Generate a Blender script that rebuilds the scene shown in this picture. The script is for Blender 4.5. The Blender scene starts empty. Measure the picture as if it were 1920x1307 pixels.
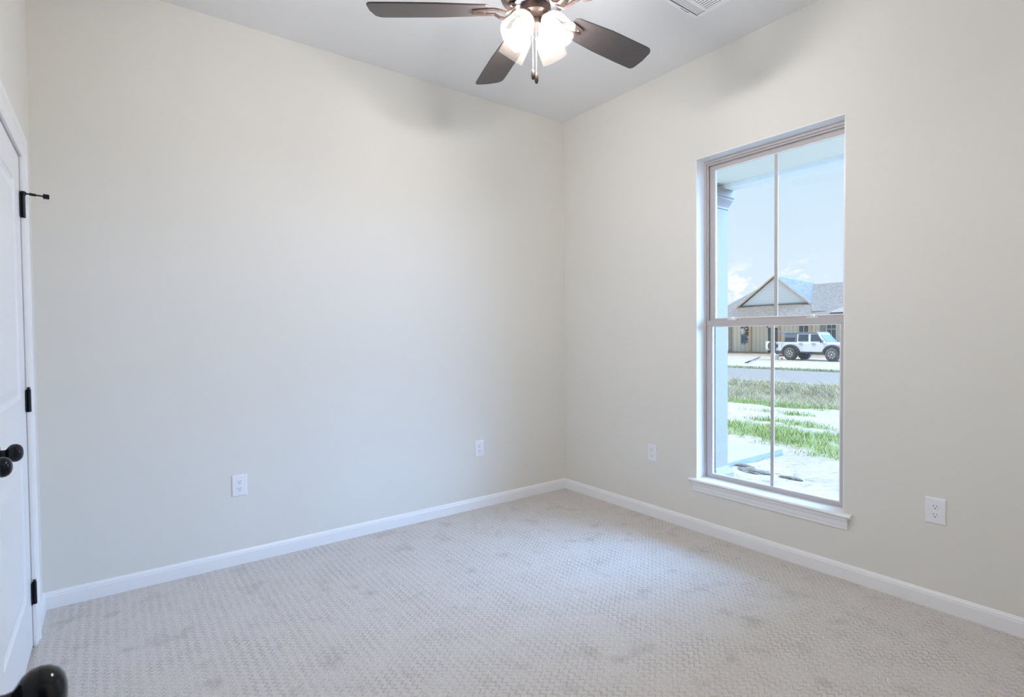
import bpy, bmesh, math, random
from mathutils import Vector, Matrix, noise
random.seed(7)
S = bpy.context.scene
COL = S.collection
R = math.radians

# ------------------------------------------------------------------ camera
W, L, H = 3.34, 3.35, 3.05          # room: x -W..0, y -L..0, z 0..H
CAM = Vector((-3.0535, -3.3798, 1.2853))
yaw, pitch, roll = 0.6385, -0.0235, -0.0089
fwd = Vector((math.sin(yaw) * math.cos(pitch), math.cos(yaw) * math.cos(pitch), math.sin(pitch)))
rt = Vector((math.cos(yaw), -math.sin(yaw), 0))
up = rt.cross(fwd)
r2 = rt * math.cos(roll) + up * math.sin(roll)
u2 = -rt * math.sin(roll) + up * math.cos(roll)
cam = bpy.data.cameras.new('camera')
co = bpy.data.objects.new('camera', cam)
COL.objects.link(co)
M = Matrix((r2, u2, -fwd)).transposed().to_4x4()
M.translation = CAM
co.matrix_world = M
cam.sensor_width = 36
cam.lens = 1012.46 * 36 / 1920
cam.clip_start = 0.02
cam.clip_end = 400
cam.dof.use_dof = True
cam.dof.focus_distance = 2.9
cam.dof.aperture_fstop = 9
S.camera = co

# ------------------------------------------------------------------ view
S.view_settings.view_transform = 'Standard'
S.view_settings.look = 'None'
S.view_settings.gamma = 1
S.view_settings.exposure = 0.0
S.view_settings.use_curve_mapping = False
try:
    S.cycles.use_denoising = True
    S.cycles.max_bounces = 14
    S.cycles.diffuse_bounces = 8
    S.cycles.transparent_max_bounces = 24
    S.cycles.sample_clamp_indirect = 6
except Exception:
    pass

# ------------------------------------------------------------------ sky
FILL_GLOW = 38.0          # blue sky patch added outside the view to light the room through the window
BULB = 425.0
SUN = 7.0
world = bpy.data.worlds.new('sky')
S.world = world
world.use_nodes = True
wt = world.node_tree
wt.nodes.clear()


class NT:
    """small helper to write node trees"""
    def __init__(s, tree):
        s.t = tree

    def n(s, kind, **kw):
        nd = s.t.nodes.new(kind)
        for k, v in kw.items():
            if k == 'inp':
                for i, val in v.items():
                    if isinstance(val, bpy.types.NodeSocket):
                        s.t.links.new(val, nd.inputs[i])
                    else:
                        nd.inputs[i].default_value = val
            else:
                setattr(nd, k, v)
        return nd

    def math(s, op, a, b=0.0, clamp=False):
        nd = s.t.nodes.new('ShaderNodeMath')
        nd.operation = op
        nd.use_clamp = clamp
        for i, v in enumerate((a, b)):
            if isinstance(v, bpy.types.NodeSocket):
                s.t.links.new(v, nd.inputs[i])
            else:
                nd.inputs[i].default_value = v
        return nd.outputs[0]

    def ramp(s, fac, stops, interp='LINEAR'):
        nd = s.t.nodes.new('ShaderNodeValToRGB')
        nd.color_ramp.interpolation = interp
        while len(nd.color_ramp.elements) < len(stops):
            nd.color_ramp.elements.new(0.5)
        for e, (p, c) in zip(nd.color_ramp.elements, stops):
            e.position = p
            e.color = (*c, 1) if len(c) == 3 else c
        s.t.links.new(fac, nd.inputs[0])
        return nd.outputs[0]

    def mix(s, fac, a, b, mode='MIX'):
        nd = s.t.nodes.new('ShaderNodeMix')
        nd.data_type = 'RGBA'
        nd.blend_type = mode
        for i, v in ((0, fac), (6, a), (7, b)):
            if isinstance(v, bpy.types.NodeSocket):
                s.t.links.new(v, nd.inputs[i])
            else:
                nd.inputs[i].default_value = v if i == 0 else ((*v, 1) if len(v) == 3 else v)
        return nd.outputs[2]


w = NT(wt)
tc = w.n('ShaderNodeTexCoord')
nrm = w.n('ShaderNodeVectorMath', operation='NORMALIZE', inp={0: tc.outputs['Generated']})
sep = w.n('ShaderNodeSeparateXYZ', inp={0: nrm.outputs[0]})
el = sep.outputs[2]
grad = w.ramp(w.math('MULTIPLY', el, 1.6, True),
              [(0.0, (0.90, 0.97, 1.06)), (0.16, (0.78, 0.92, 1.07)), (0.5, (0.66, 0.86, 1.05)), (1.0, (0.36, 0.56, 0.86))])
# low cumulus near the horizon
mp = w.n('ShaderNodeMapping', inp={0: nrm.outputs[0], 3: (14.0, 14.0, 26.0), 1: (0.35, 0.0, 0.2)})
cn = w.n('ShaderNodeTexNoise', inp={0: mp.outputs[0], 'Scale': 1.6, 'Detail': 7.0, 'Roughness': 0.6})
low = w.ramp(el, [(0.0, (1, 1, 1)), (0.08, (0.9, 0.9, 0.9)), (0.13, (0, 0, 0))])
cl = w.math('MULTIPLY', w.ramp(cn.outputs[0], [(0.52, (0, 0, 0)), (0.62, (1, 1, 1))]), low)
skyc = w.mix(cl, grad, (1.20, 1.17, 1.13))
below = w.math('LESS_THAN', el, -0.01)
skyc = w.mix(below, skyc, (0.55, 0.53, 0.48))
# added bright sky patch that fills the room, away from the sun lamp
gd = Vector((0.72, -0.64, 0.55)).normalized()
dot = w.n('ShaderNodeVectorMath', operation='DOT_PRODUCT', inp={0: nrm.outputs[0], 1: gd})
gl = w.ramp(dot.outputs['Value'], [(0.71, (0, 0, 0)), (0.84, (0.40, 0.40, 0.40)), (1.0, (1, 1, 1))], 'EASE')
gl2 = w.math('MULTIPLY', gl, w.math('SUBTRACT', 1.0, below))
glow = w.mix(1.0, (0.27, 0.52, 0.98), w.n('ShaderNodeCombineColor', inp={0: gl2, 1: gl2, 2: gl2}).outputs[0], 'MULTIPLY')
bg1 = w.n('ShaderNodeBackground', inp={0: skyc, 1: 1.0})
bg2 = w.n('ShaderNodeBackground', inp={0: glow, 1: FILL_GLOW})
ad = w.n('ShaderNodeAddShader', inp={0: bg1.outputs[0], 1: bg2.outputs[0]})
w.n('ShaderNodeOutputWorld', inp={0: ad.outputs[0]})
try:
    world.cycles.sampling_method = 'MANUAL'
    world.cycles.sample_map_resolution = 512
except Exception:
    pass

sun = bpy.data.lights.new('sun', 'SUN')
sun.energy = SUN
sun.angle = R(1.0)
sun.color = (1.0, 0.96, 0.90)
so = bpy.data.objects.new('sun', sun)
COL.objects.link(so)
so.rotation_euler = Vector((0.07, -0.45, -0.89)).to_track_quat('-Z', 'Y').to_euler()   # high, from behind this house

# ------------------------------------------------------------------ materials
def mat(name, col=(0.8, 0.8, 0.8), rough=0.5, metal=0.0, spec=0.5, build=None):
    m = bpy.data.materials.new(name)
    m.use_nodes = True
    t = m.node_tree
    b = t.nodes['Principled BSDF']
    b.inputs['Base Color'].default_value = (*col, 1)
    b.inputs['Roughness'].default_value = rough
    b.inputs['Metallic'].default_value = metal
    b.inputs['Specular IOR Level'].default_value = spec
    if build:
        build(NT(t), b)
    return m


def vary(scale, a, c, detail=4, bump=0.0, bscale=None, stretch=(1, 1, 1), dist=0.002):
    """procedural colour variation between a and c, with optional bump"""
    def f(n, b):
        tc = n.n('ShaderNodeTexCoord')
        mp = n.n('ShaderNodeMapping', inp={0: tc.outputs['Object'], 3: stretch})
        nz = n.n('ShaderNodeTexNoise', inp={0: mp.outputs[0], 'Scale': scale, 'Detail': detail})
        c0 = n.ramp(nz.outputs[0], [(0.3, a), (0.7, c)])
        n.t.links.new(c0, b.inputs['Base Color'])
        if bump:
            n2 = n.n('ShaderNodeTexNoise', inp={0: mp.outputs[0], 'Scale': bscale or scale * 4, 'Detail': 3})
            bp = n.n('ShaderNodeBump', inp={'Strength': bump, 'Distance': dist, 'Height': n2.outputs[0]})
            n.t.links.new(bp.outputs[0], b.inputs['Normal'])
    return f


WALLC = (0.76, 0.735, 0.69)
m_wall = mat('wall_paint', WALLC, 0.75, spec=0.25, build=vary(1.5, (0.765, 0.745, 0.695), (0.78, 0.76, 0.71), 3, 0.06, 260, dist=0.0006))
m_ceil = mat('ceiling_paint', (0.80, 0.80, 0.80), 0.85, spec=0.2, build=vary(1.2, (0.79, 0.79, 0.79), (0.81, 0.81, 0.81), 3, 0.05, 200, dist=0.0006))
m_trim = mat('trim_paint', (0.87, 0.87, 0.88), 0.32, spec=0.5, build=vary(2, (0.865, 0.865, 0.875), (0.875, 0.875, 0.885), 2))
m_door = mat('door_paint', (0.85, 0.86, 0.88), 0.35, spec=0.5, build=vary(3, (0.845, 0.855, 0.875), (0.855, 0.865, 0.885), 2, 0.05, 60, (1, 1, 8), 0.0006))
m_vinyl = mat('window_vinyl', (0.52, 0.485, 0.48), 0.4, build=vary(5, (0.51, 0.475, 0.47), (0.53, 0.495, 0.49), 2))
m_whitevinyl = mat('white_vinyl', (0.85, 0.87, 0.88), 0.3, build=vary(5, (0.84, 0.86, 0.87), (0.86, 0.88, 0.89), 2))
m_plate = mat('white_plastic', (0.86, 0.87, 0.90), 0.25, build=vary(20, (0.855, 0.865, 0.895), (0.865, 0.875, 0.905), 2))
m_slot = mat('slot_dark', (0.03, 0.03, 0.035), 0.6, build=vary(20, (0.025, 0.025, 0.03), (0.035, 0.035, 0.04), 2))
m_black = mat('black_metal', (0.005, 0.007, 0.012), 0.13, 0.0, 0.28, build=vary(30, (0.003, 0.005, 0.009), (0.006, 0.008, 0.013), 2))
m_blackmat = mat('black_hinge_metal', (0.004, 0.006, 0.012), 0.35, 0.0, 0.35, build=vary(30, (0.003, 0.005, 0.009), (0.006, 0.008, 0.013), 2))
m_bronze = mat('oil_rubbed_bronze', (0.06, 0.042, 0.036), 0.34, 0.55, build=vary(25, (0.048, 0.034, 0.029), (0.075, 0.052, 0.044), 3))
m_blade = mat('dark_blade_wood', (0.045, 0.036, 0.036), 0.34, 0.0, 0.6,
              build=vary(14, (0.036, 0.030, 0.031), (0.058, 0.046, 0.044), 5, 0.08, 90, (1, 14, 1), 0.0004))
m_brass = mat('pale_bronze_collar', (0.62, 0.47, 0.36), 0.28, 0.9, build=vary(25, (0.60, 0.45, 0.34), (0.64, 0.49, 0.38), 2))
m_concrete = mat('concrete', (0.62, 0.62, 0.60), 0.9, build=vary(3, (0.20, 0.19, 0.165), (0.225, 0.215, 0.19), 6, 0.2, 40))
m_porchwhite = mat('porch_paint', (0.72, 0.66, 0.54), 0.7, build=vary(2, (0.80, 0.70, 0.55), (0.81, 0.71, 0.56), 2))
m_beam = mat('porch_beam_paint', (0.80, 0.77, 0.70), 0.6, build=vary(2, (0.79, 0.76, 0.69), (0.81, 0.78, 0.71), 2))


def carpet(n, b):
    tc = n.n('ShaderNodeTexCoord')
    v = tc.outputs['Object']
    rot = n.n('ShaderNodeMapping', inp={0: v, 2: (0, 0, R(45))})
    wob = n.n('ShaderNodeTexNoise', inp={0: v, 'Scale': 30.0, 'Detail': 3})
    wv = n.n('ShaderNodeVectorMath', operation='MULTIPLY_ADD', inp={0: wob.outputs['Color'], 1: (0.022, 0.022, 0.0), 2: v})
    # zigzag ribs running along the room
    sp_ = n.n('ShaderNodeSeparateXYZ', inp={0: wv.outputs[0]})
    tri = n.math('ABSOLUTE', n.math('SUBTRACT', n.math('FRACT', n.math('DIVIDE', sp_.outputs[1], 0.027)), 0.5))
    row = n.math('ADD', n.math('DIVIDE', sp_.outputs[0], 0.034), n.math('MULTIPLY', tri, 1.1))
    rib = n.math('MULTIPLY', n.math('ABSOLUTE', n.math('SUBTRACT', n.math('FRACT', row), 0.5)), 2.0)
    loops = n.n('ShaderNodeTexVoronoi', feature='F1', inp={0: wv.outputs[0], 'Scale': 210.0, 'Randomness': 0.8})
    fib = n.n('ShaderNodeTexNoise', inp={0: v, 'Scale': 420.0, 'Detail': 3})
    wear = n.n('ShaderNodeTexNoise', inp={0: v, 'Scale': 5.5, 'Detail': 3, 'Roughness': 0.55})
    edge = n.ramp(rib, [(0.0, (0, 0, 0)), (0.42, (1, 1, 1))])
    hgt = n.math('ADD', n.math('MULTIPLY', edge, 0.8), n.math('ADD', n.math('MULTIPLY', loops.outputs[0], -0.9), n.math('MULTIPLY', fib.outputs[0], 0.5)))
    base = n.ramp(fib.outputs[0], [(0.3, (0.66, 0.62, 0.585)), (0.7, (0.88, 0.85, 0.83))])
    c1 = n.mix(n.ramp(loops.outputs[0], [(0.2, (0, 0, 0)), (0.75, (0.75, 0.75, 0.75))]), base, (0.60, 0.55, 0.50))
    groove = n.math('MULTIPLY', n.math('SUBTRACT', 1.0, edge), n.ramp(wear.outputs[0], [(0.38, (0.05, 0.05, 0.05)), (0.66, (0.75, 0.75, 0.75))]))
    c2 = n.mix(groove, c1, (0.44, 0.395, 0.35))
    spots = n.n('ShaderNodeTexNoise', inp={0: v, 'Scale': 7.0, 'Detail': 4, 'Roughness': 0.6})
    c3 = n.mix(n.ramp(spots.outputs[0], [(0.56, (0, 0, 0)), (0.74, (0.5, 0.5, 0.5))]), c2, (0.42, 0.375, 0.335))
    n.t.links.new(c3, b.inputs['Base Color'])
    bp = n.n('ShaderNodeBump', inp={'Strength': 0.75, 'Distance': 0.004, 'Height': hgt})
    n.t.links.new(bp.outputs[0], b.inputs['Normal'])


m_carpet = mat('loop_carpet', (0.5, 0.46, 0.42), 0.95, spec=0.15, build=carpet)


def clear_glass(name, tint=(0.97, 0.985, 0.98), rough=0.02, haze=0.0, edge=0.8, base_refl=0.03):
    m = bpy.data.materials.new(name)
    m.use_nodes = True
    t = m.node_tree
    t.nodes.clear()
    n = NT(t)
    tr = n.n('ShaderNodeBsdfTransparent', inp={0: (*tint, 1)})
    gsy = n.n('ShaderNodeBsdfGlossy', inp={0: (1, 1, 1, 1), 'Roughness': rough})
    lw = n.n('ShaderNodeLayerWeight', inp={0: 0.5})
    refl = n.math('ADD', n.math('MULTIPLY', n.math('POWER', lw.outputs['Facing'], 4.0), edge), base_refl)
    base = tr.outputs[0]
    if haze:
        tc = n.n('ShaderNodeTexCoord')
        vo = n.n('ShaderNodeTexVoronoi', feature='F1', inp={0: tc.outputs['Object'], 'Scale': 230.0})
        seed = n.ramp(vo.outputs[0], [(0.10, (0.014, 0.014, 0.014)), (0.22, (haze, haze, haze))])
        df = n.n('ShaderNodeBsdfTranslucent', inp={0: (1.0, 0.88, 0.76, 1)})
        mx = n.n('ShaderNodeMixShader', inp={0: seed, 1: base, 2: df.outputs[0]})
        base = mx.outputs[0]
        bp = n.n('ShaderNodeBump', inp={'Strength': 0.4, 'Distance': 0.001, 'Height': vo.outputs[0]})
        t.links.new(bp.outputs[0], gsy.inputs['Normal'])
    mx = n.n('ShaderNodeMixShader', inp={0: refl, 1: base, 2: gsy.outputs[0]})
    n.n('ShaderNodeOutputMaterial', inp={0: mx.outputs[0]})
    return m


m_glass = clear_glass('window_glass')
m_shade = clear_glass('seeded_glass', (0.985, 0.97, 0.95), 0.04, 0.0055, 0.10, 0.002)
m_bulb = bpy.data.materials.new('lit_bulb')
m_bulb.use_nodes = True
_b = m_bulb.node_tree
_b.nodes.clear()
_n = NT(_b)
_e = _n.n('ShaderNodeEmission', inp={0: (0.975, 0.985, 1.04, 1), 1: BULB})
_n.n('ShaderNodeOutputMaterial', inp={0: _e.outputs[0]})


# ------------------------------------------------------------------ geometry helpers
def box(bm, a, b, mtx=None):
    x0, y0, z0 = a
    x1, y1, z1 = b
    x0, x1 = min(x0, x1), max(x0, x1)
    y0, y1 = min(y0, y1), max(y0, y1)
    z0, z1 = min(z0, z1), max(z0, z1)
    vs = [bm.verts.new(Vector(c)) for c in
          ((x0, y0, z0), (x1, y0, z0), (x1, y1, z0), (x0, y1, z0), (x0, y0, z1), (x1, y0, z1), (x1, y1, z1), (x0, y1, z1))]
    if mtx:
        for v in vs:
            v.co = mtx @ v.co
    for f in ((3, 2, 1, 0), (4, 5, 6, 7), (0, 1, 5, 4), (1, 2, 6, 5), (2, 3, 7, 6), (3, 0, 4, 7)):
        bm.faces.new([vs[i] for i in f])
    return vs


def frame_axes(d):
    d = Vector(d).normalized()
    a = Vector((0, 0, 1)) if abs(d.z) < 0.9 else Vector((1, 0, 0))
    u = d.cross(a).normalized()
    v = d.cross(u).normalized()
    return d, u, v


def lathe(bm, prof, origin=(0, 0, 0), axis=(0, 0, 1), seg=32, cap=True):
    """prof: list of (radius, distance along axis)"""
    d, u, v = frame_axes(axis)
    o = Vector(origin)
    rings = []
    for r, s in prof:
        if r < 1e-6:
            rings.append([bm.verts.new(o + d * s)])
        else:
            rings.append([bm.verts.new(o + d * s + (u * math.cos(2 * math.pi * k / seg) + v * math.sin(2 * math.pi * k / seg)) * r) for k in range(seg)])
    for A, B in zip(rings, rings[1:]):
        for k in range(seg):
            k2 = (k + 1) % seg
            if len(A) == 1 and len(B) == 1:
                continue
            if len(A) == 1:
                bm.faces.new((A[0], B[k2], B[k]))
            elif len(B) == 1:
                bm.faces.new((A[k], A[k2], B[0]))
            else:
                bm.faces.new((A[k], A[k2], B[k2], B[k]))
    if cap:
        for Rg in (rings[0], rings[-1]):
            if len(Rg) > 2:
                bm.faces.new(Rg)


def tube(bm, pts, rad, seg=12, cap=True):
    pts = [Vector(p) for p in pts]
    rads = rad if isinstance(rad, (list, tuple)) else [rad] * len(pts)
    rings = []
    pu = None
    for i, p in enumerate(pts):
        d = (pts[min(i + 1, len(pts) - 1)] - pts[max(i - 1, 0)]).normalized()
        if pu is None:
            _, u, v = frame_axes(d)
        else:
            u = (pu - d * pu.dot(d)).normalized()
            v = d.cross(u)
        pu = u
        rings.append([bm.verts.new(p + (u * math.cos(2 * math.pi * k / seg) + v * math.sin(2 * math.pi * k / seg)) * rads[i]) for k in range(seg)])
    for A, B in zip(rings, rings[1:]):
        for k in range(seg):
            bm.faces.new((A[k], A[(k + 1) % seg], B[(k + 1) % seg], B[k]))
    if cap:
        bm.faces.new(rings[0])
        bm.faces.new(rings[-1])


def prism(bm, poly, a, b, fn):
    """poly: 2D outline; fn(p, t) -> 3D point, t = a and b are the two ends"""
    A = [bm.verts.new(fn(p, a)) for p in poly]
    B = [bm.verts.new(fn(p, b)) for p in poly]
    n = len(poly)
    for k in range(n):
        bm.faces.new((A[k], A[(k + 1) % n], B[(k + 1) % n], B[k]))
    bm.faces.new(A)
    bm.faces.new(B)


def ball(bm, c, r, seg=20, rings=12, sc=(1, 1, 1)):
    m = Matrix.Translation(Vector(c)) @ Matrix.Diagonal((*sc, 1))
    bmesh.ops.create_uvsphere(bm, u_segments=seg, v_segments=rings, radius=r, matrix=m)


def obj(name, bm, m, parent=None, smooth=False, bevel=0.0, seg=2, loc=None):
    me = bpy.data.meshes.new(name)
    if isinstance(bm, bmesh.types.BMesh):
        bmesh.ops.recalc_face_normals(bm, faces=bm.faces)
        bm.to_mesh(me)
        bm.free()
    me.materials.append(m)
    if smooth:
        for p in me.polygons:
            p.use_smooth = True
        try:
            me.set_sharp_from_angle(angle=R(38))
        except Exception:
            pass
    o = bpy.data.objects.new(name, me)
    COL.objects.link(o)
    if parent:
        o.parent = parent
    if loc:
        o.location = loc
    if bevel:
        bv = o.modifiers.new('bevel', 'BEVEL')
        bv.width = bevel
        bv.segments = seg
        bv.limit_method = 'ANGLE'
        bv.angle_limit = R(40)
    return o


def B():
    return bmesh.new()


def thing(name, label, cat, loc=(0, 0, 0), rot=(0, 0, 0), group=None):
    o = bpy.data.objects.new(name, None)
    COL.objects.link(o)
    o.empty_display_size = 0.1
    o.location = loc
    o.rotation_euler = rot
    o['label'] = label
    o['category'] = cat
    if group:
        o['group'] = group
    return o


def tag(o, label, cat, group=None, kind=None):
    o['label'] = label
    o['category'] = cat
    if group:
        o['group'] = group
    if kind:
        o['kind'] = kind
    return o


def struct(o, label=None, cat=None):
    o['kind'] = 'structure'
    if label:
        o['label'] = label
        o['category'] = cat
    return o


def sempty(name, loc, label, cat, rot=(0, 0, 0)):
    return struct(thing(name, label, cat, loc, rot))


def copy_tree(o, parent=None):
    c = o.copy()
    COL.objects.link(c)
    c.parent = parent
    for ch in list(o.children):
        copy_tree(ch, c)
    return c


# ------------------------------------------------------------------ room shell
T = 0.14
WY0, WY1, WZ0, WZ1 = -2.159, -1.276, 0.325, 2.412         # window opening (y, z) in the wall x = 0
DY0, DY1, DZ1 = -2.115, -0.377, 2.05                     # closet opening in the wall x = -W
EX0, EX1, EZ1 = -3.205, -2.475, 2.05                     # entry opening in the wall y = -L

bm = B(); box(bm, (-W - 0.9, -L - 1.6, -0.12), (0.0, 0.0, 0.0))
struct(obj('floor', bm, m_carpet), 'greige patterned loop-pile carpet covering the whole floor', 'floor')
bm = B(); box(bm, (-W - T, -L - T, H), (T, T, H + 0.12))
struct(obj('ceiling', bm, m_ceil), 'flat pale grey-white ceiling', 'ceiling')
bm = B(); box(bm, (-W - T, 0, 0), (T, T, H))
struct(obj('wall_back', bm, m_wall), 'plain cream wall with two outlets, left of the room corner', 'wall')
bm = B()
box(bm, (0, -L - T, 0), (T, WY0, H)); box(bm, (0, WY1, 0), (T, 0, H))
box(bm, (0, WY0, 0), (T, WY1, WZ0)); box(bm, (0, WY0, WZ1), (T, WY1, H))
struct(obj('wall_right', bm, m_wall), 'cream wall pierced by the tall window', 'wall')
bm = B()
box(bm, (-W - T, DY1, 0), (-W, 0, H)); box(bm, (-W - T, DY0, DZ1), (-W, DY1, H)); box(bm, (-W - T, -L - T, 0), (-W, DY0, H))
struct(obj('wall_left', bm, m_wall), 'narrow strip of cream wall around the closet doors', 'wall')
bm = B()
box(bm, (-W, -L - T, 0), (EX0, -L, H)); box(bm, (EX0, -L - T, EZ1), (EX1, -L, H)); box(bm, (EX1, -L - T, 0), (0, -L, H))
struct(obj('wall_front', bm, m_wall), 'cream wall with the entry doorway, behind the viewpoint', 'wall')
# closet box behind the doors and hallway stub behind the doorway
bm = B()
box(bm, (-W - 0.80, DY0 - 0.1, 0), (-W - 0.76, DY1 + 0.1, 2.5)); box(bm, (-W - 0.76, DY0 - 0.14, 0), (-W - T, DY0 - 0.1, 2.5))
box(bm, (-W - 0.76, DY1 + 0.1, 0), (-W - T, DY1 + 0.14, 2.5)); box(bm, (-W - 0.76, DY0 - 0.1, 2.46), (-W - T, DY1 + 0.1, 2.5))
struct(obj('wall_closet', bm, m_wall), 'closet walls behind the white closet doors', 'wall')
bm = B()
box(bm, (-3.9, -L - 1.5, 0), (-1.7, -L - 1.4, 2.6)); box(bm, (-3.9, -L - 1.4, 0), (-3.8, -L - T, 2.6))
box(bm, (-1.8, -L - 1.4, 0), (-1.7, -L - T, 2.6)); box(bm, (-3.8, -L - 1.4, 2.5), (-1.8, -L - T, 2.6))
struct(obj('wall_hallway', bm, m_wall), 'hallway walls beyond the entry doorway', 'wall')

# baseboards: flat board with a stepped, rounded cap
BB = [(0, 0), (0.013, 0), (0.013, 0.058), (0.0105, 0.064), (0.0105, 0.068), (0.0065, 0.074), (0.003, 0.0795), (0, 0.081)]


def baseboard(name, label, a, b, fn):
    bm = B(); prism(bm, BB, a, b, fn)
    struct(obj(name, bm, m_trim), label, 'baseboard')


baseboard('baseboard_back', 'white baseboard along the back wall', -W, 0, lambda p, t: Vector((t, -p[0], p[1])))
baseboard('baseboard_right', 'white baseboard under the window wall', -L, -0.0, lambda p, t: Vector((-p[0], t, p[1])))
baseboard('baseboard_left', 'short white baseboard between closet casing and room corner', -0.288, 0, lambda p, t: Vector((-W + p[0], t, p[1])))
baseboard('baseboard_front', 'white baseboard right of the entry doorway', EX1 + 0.085, 0, lambda p, t: Vector((t, -L + p[0], p[1])))

# door casings: colonial profile with a raised outer edge
CS = [(0, 0), (0, 0.009), (0.012, 0.011), (0.05, 0.013), (0.062, 0.018), (0.084, 0.018), (0.087, 0.015), (0.087, 0)]


def casing(name, label, o0, o1, zt, pt):
    """U shaped casing with mitred corners; pt(s, n, z): s along the wall, n out of the wall"""
    bm = B()
    rows = []
    for (wd, th) in CS:
        rows.append([bm.verts.new(pt(o0 - wd, th, 0)), bm.verts.new(pt(o0 - wd, th, zt + wd)),
                     bm.verts.new(pt(o1 + wd, th, zt + wd)), bm.verts.new(pt(o1 + wd, th, 0))])
    for A, C in zip(rows, rows[1:] + rows[:1]):
        for k in range(3):
            bm.faces.new((A[k], A[k + 1], C[k + 1], C[k]))
    return struct(obj(name, bm, m_trim), label, 'trim')


casing('trim_1', 'white moulded casing around the closet doors', DY0 + 0.012, DY1 - 0.006, DZ1 - 0.006,
       lambda s, n, z: Vector((-W + n, s, z)))
casing('trim_2', 'white moulded casing around the entry doorway', EX0 + 0.006, EX1 - 0.006, EZ1 - 0.006,
       lambda s, n, z: Vector((s, -L + n, z)))
# jambs
bm = B()
box(bm, (-W - T, DY1 - 0.004, 0), (-W, DY1, DZ1)); box(bm, (-W - T, DY0, 0), (-W, DY0 + 0.004, DZ1)); box(bm, (-W - T, DY0, DZ1 - 0.004), (-W, DY1, DZ1))
box(bm, (-W - 0.06, DY1 - 0.016, 0), (-W - 0.045, DY1 - 0.004, DZ1 - 0.004)); box(bm, (-W - 0.06, DY0, DZ1 - 0.018), (-W - 0.045, DY1, DZ1 - 0.004))
struct(obj('trim_3', bm, m_trim), 'white jamb and stop lining the closet opening', 'trim')
bm = B()
box(bm, (EX0, -L - T, 0), (EX0 + 0.004, -L, EZ1)); box(bm, (EX1 - 0.004, -L - T, 0), (EX1, -L, EZ1)); box(bm, (EX0, -L - T, EZ1 - 0.004), (EX1, -L, EZ1))
struct(obj('trim_4', bm, m_trim), 'white jamb lining the entry doorway', 'trim')


# ------------------------------------------------------------------ doors
def door_leaf(bm, wd, ht, th, panels):
    """moulded two panel leaf. local: x 0..wd along the leaf, face at y=0 looking to -y... thickness to +y, z up"""
    for side in (0, 1):
        yy = 0.0 if side == 0 else th
        sg = 1 if side == 0 else -1
        xs = [0, panels[0][0], panels[0][1], wd]

        def P(x, d, z):
            return bm.verts.new(Vector((x, yy + sg * d, z)))

        def quad(x0, x1, z0, z1):
            bm.faces.new([P(x0, 0, z0), P(x1, 0, z0), P(x1, 0, z1), P(x0, 0, z1)])
        quad(0, xs[1], 0, ht); quad(xs[2], wd, 0, ht)
        zs = [0] + [z for p in panels for z in (p[2], p[3])] + [ht]
        for k in range(0, len(zs), 2):
            quad(xs[1], xs[2], zs[k], zs[k + 1])
        for (x0, x1, z0, z1) in panels:
            prev = None
            for ins, d in ((0, 0), (0.006, 0.005), (0.016, 0.008), (0.022, 0.008), (0.030, 0.0065), (0.052, 0.0025), (0.058, 0.0022)):
                ring = [P(x0 + ins, d, z0 + ins), P(x1 - ins, d, z0 + ins), P(x1 - ins, d, z1 - ins), P(x0 + ins, d, z1 - ins)]
                if prev:
                    for k in range(4):
                        bm.faces.new((prev[k], prev[(k + 1) % 4], ring[(k + 1) % 4], ring[k]))
                prev = ring
            bm.faces.new(prev)
    for a, b_ in (((0, 0, 0), (0, th, ht)), ((wd, 0, 0), (wd, th, ht))):
        x = a[0]
        bm.faces.new([bm.verts.new(Vector(c)) for c in ((x, 0, 0), (x, th, 0), (x, th, ht), (x, 0, ht))])
    for z in (0, ht):
        bm.faces.new([bm.verts.new(Vector(c)) for c in ((0, 0, z), (wd, 0, z), (wd, th, z), (0, th, z))])
    bmesh.ops.remove_doubles(bm, verts=bm.verts, dist=1e-5)


KNOB = [(0.0, 0.064), (0.008, 0.0636), (0.016, 0.0615), (0.0225, 0.057), (0.0268, 0.050), (0.028, 0.043), (0.0268, 0.036),
        (0.0225, 0.030), (0.0165, 0.026), (0.0125, 0.023), (0.0115, 0.018), (0.0125, 0.0105)]
ROSE = [(0.0, 0.011), (0.014, 0.011), (0.024, 0.0095), (0.0305, 0.006), (0.0325, 0.0), (0.0, 0.0)]


def knob(parent, o, axis):
    bm = B(); lathe(bm, KNOB, o, axis, 36, True)
    k = obj('door_knob', bm, m_black, parent, True)
    bm = B(); lathe(bm, ROSE, o, axis, 36, False)
    obj('rose', bm, m_black, k, True)
    return k


# closet leaf (far): hinge edge at y=-0.385, leaf runs to -y; local x+ -> world -y, local y+ (into wall) -> world -x
LW = 0.858
PAN = [(0.145, 0.715, 0.235, 0.80), (0.145, 0.715, 1.04, 1.905)]
rotc = (0, 0, R(-90))


def to_local(o, v):
    return o.matrix_basis.inverted() @ Vector(v)


def closet_leaf(name, label, ystart, hinge_first):
    e = sempty(name, (-W - 0.003, ystart, 0.012), label, 'door', (0, 0, R(-90)))
    bpy.context.view_layer.update()
    bm = B(); door_leaf(bm, LW, 2.026, 0.035, PAN)
    # leaf face (local y=0) must look to the room (+x world); with rotation -90: local +y -> world +x, so flip by building behind
    for v in bm.verts:
        v.co.y = -v.co.y
    obj('door_panel', bm, m_door, e)
    return e


d1 = closet_leaf('door_1', 'white two-panel closet door hung on three black hinges near the corner', -0.385, True)
knob(d1, (LW - 0.115, 0.0, 0.925), (0, 1, 0))


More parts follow.
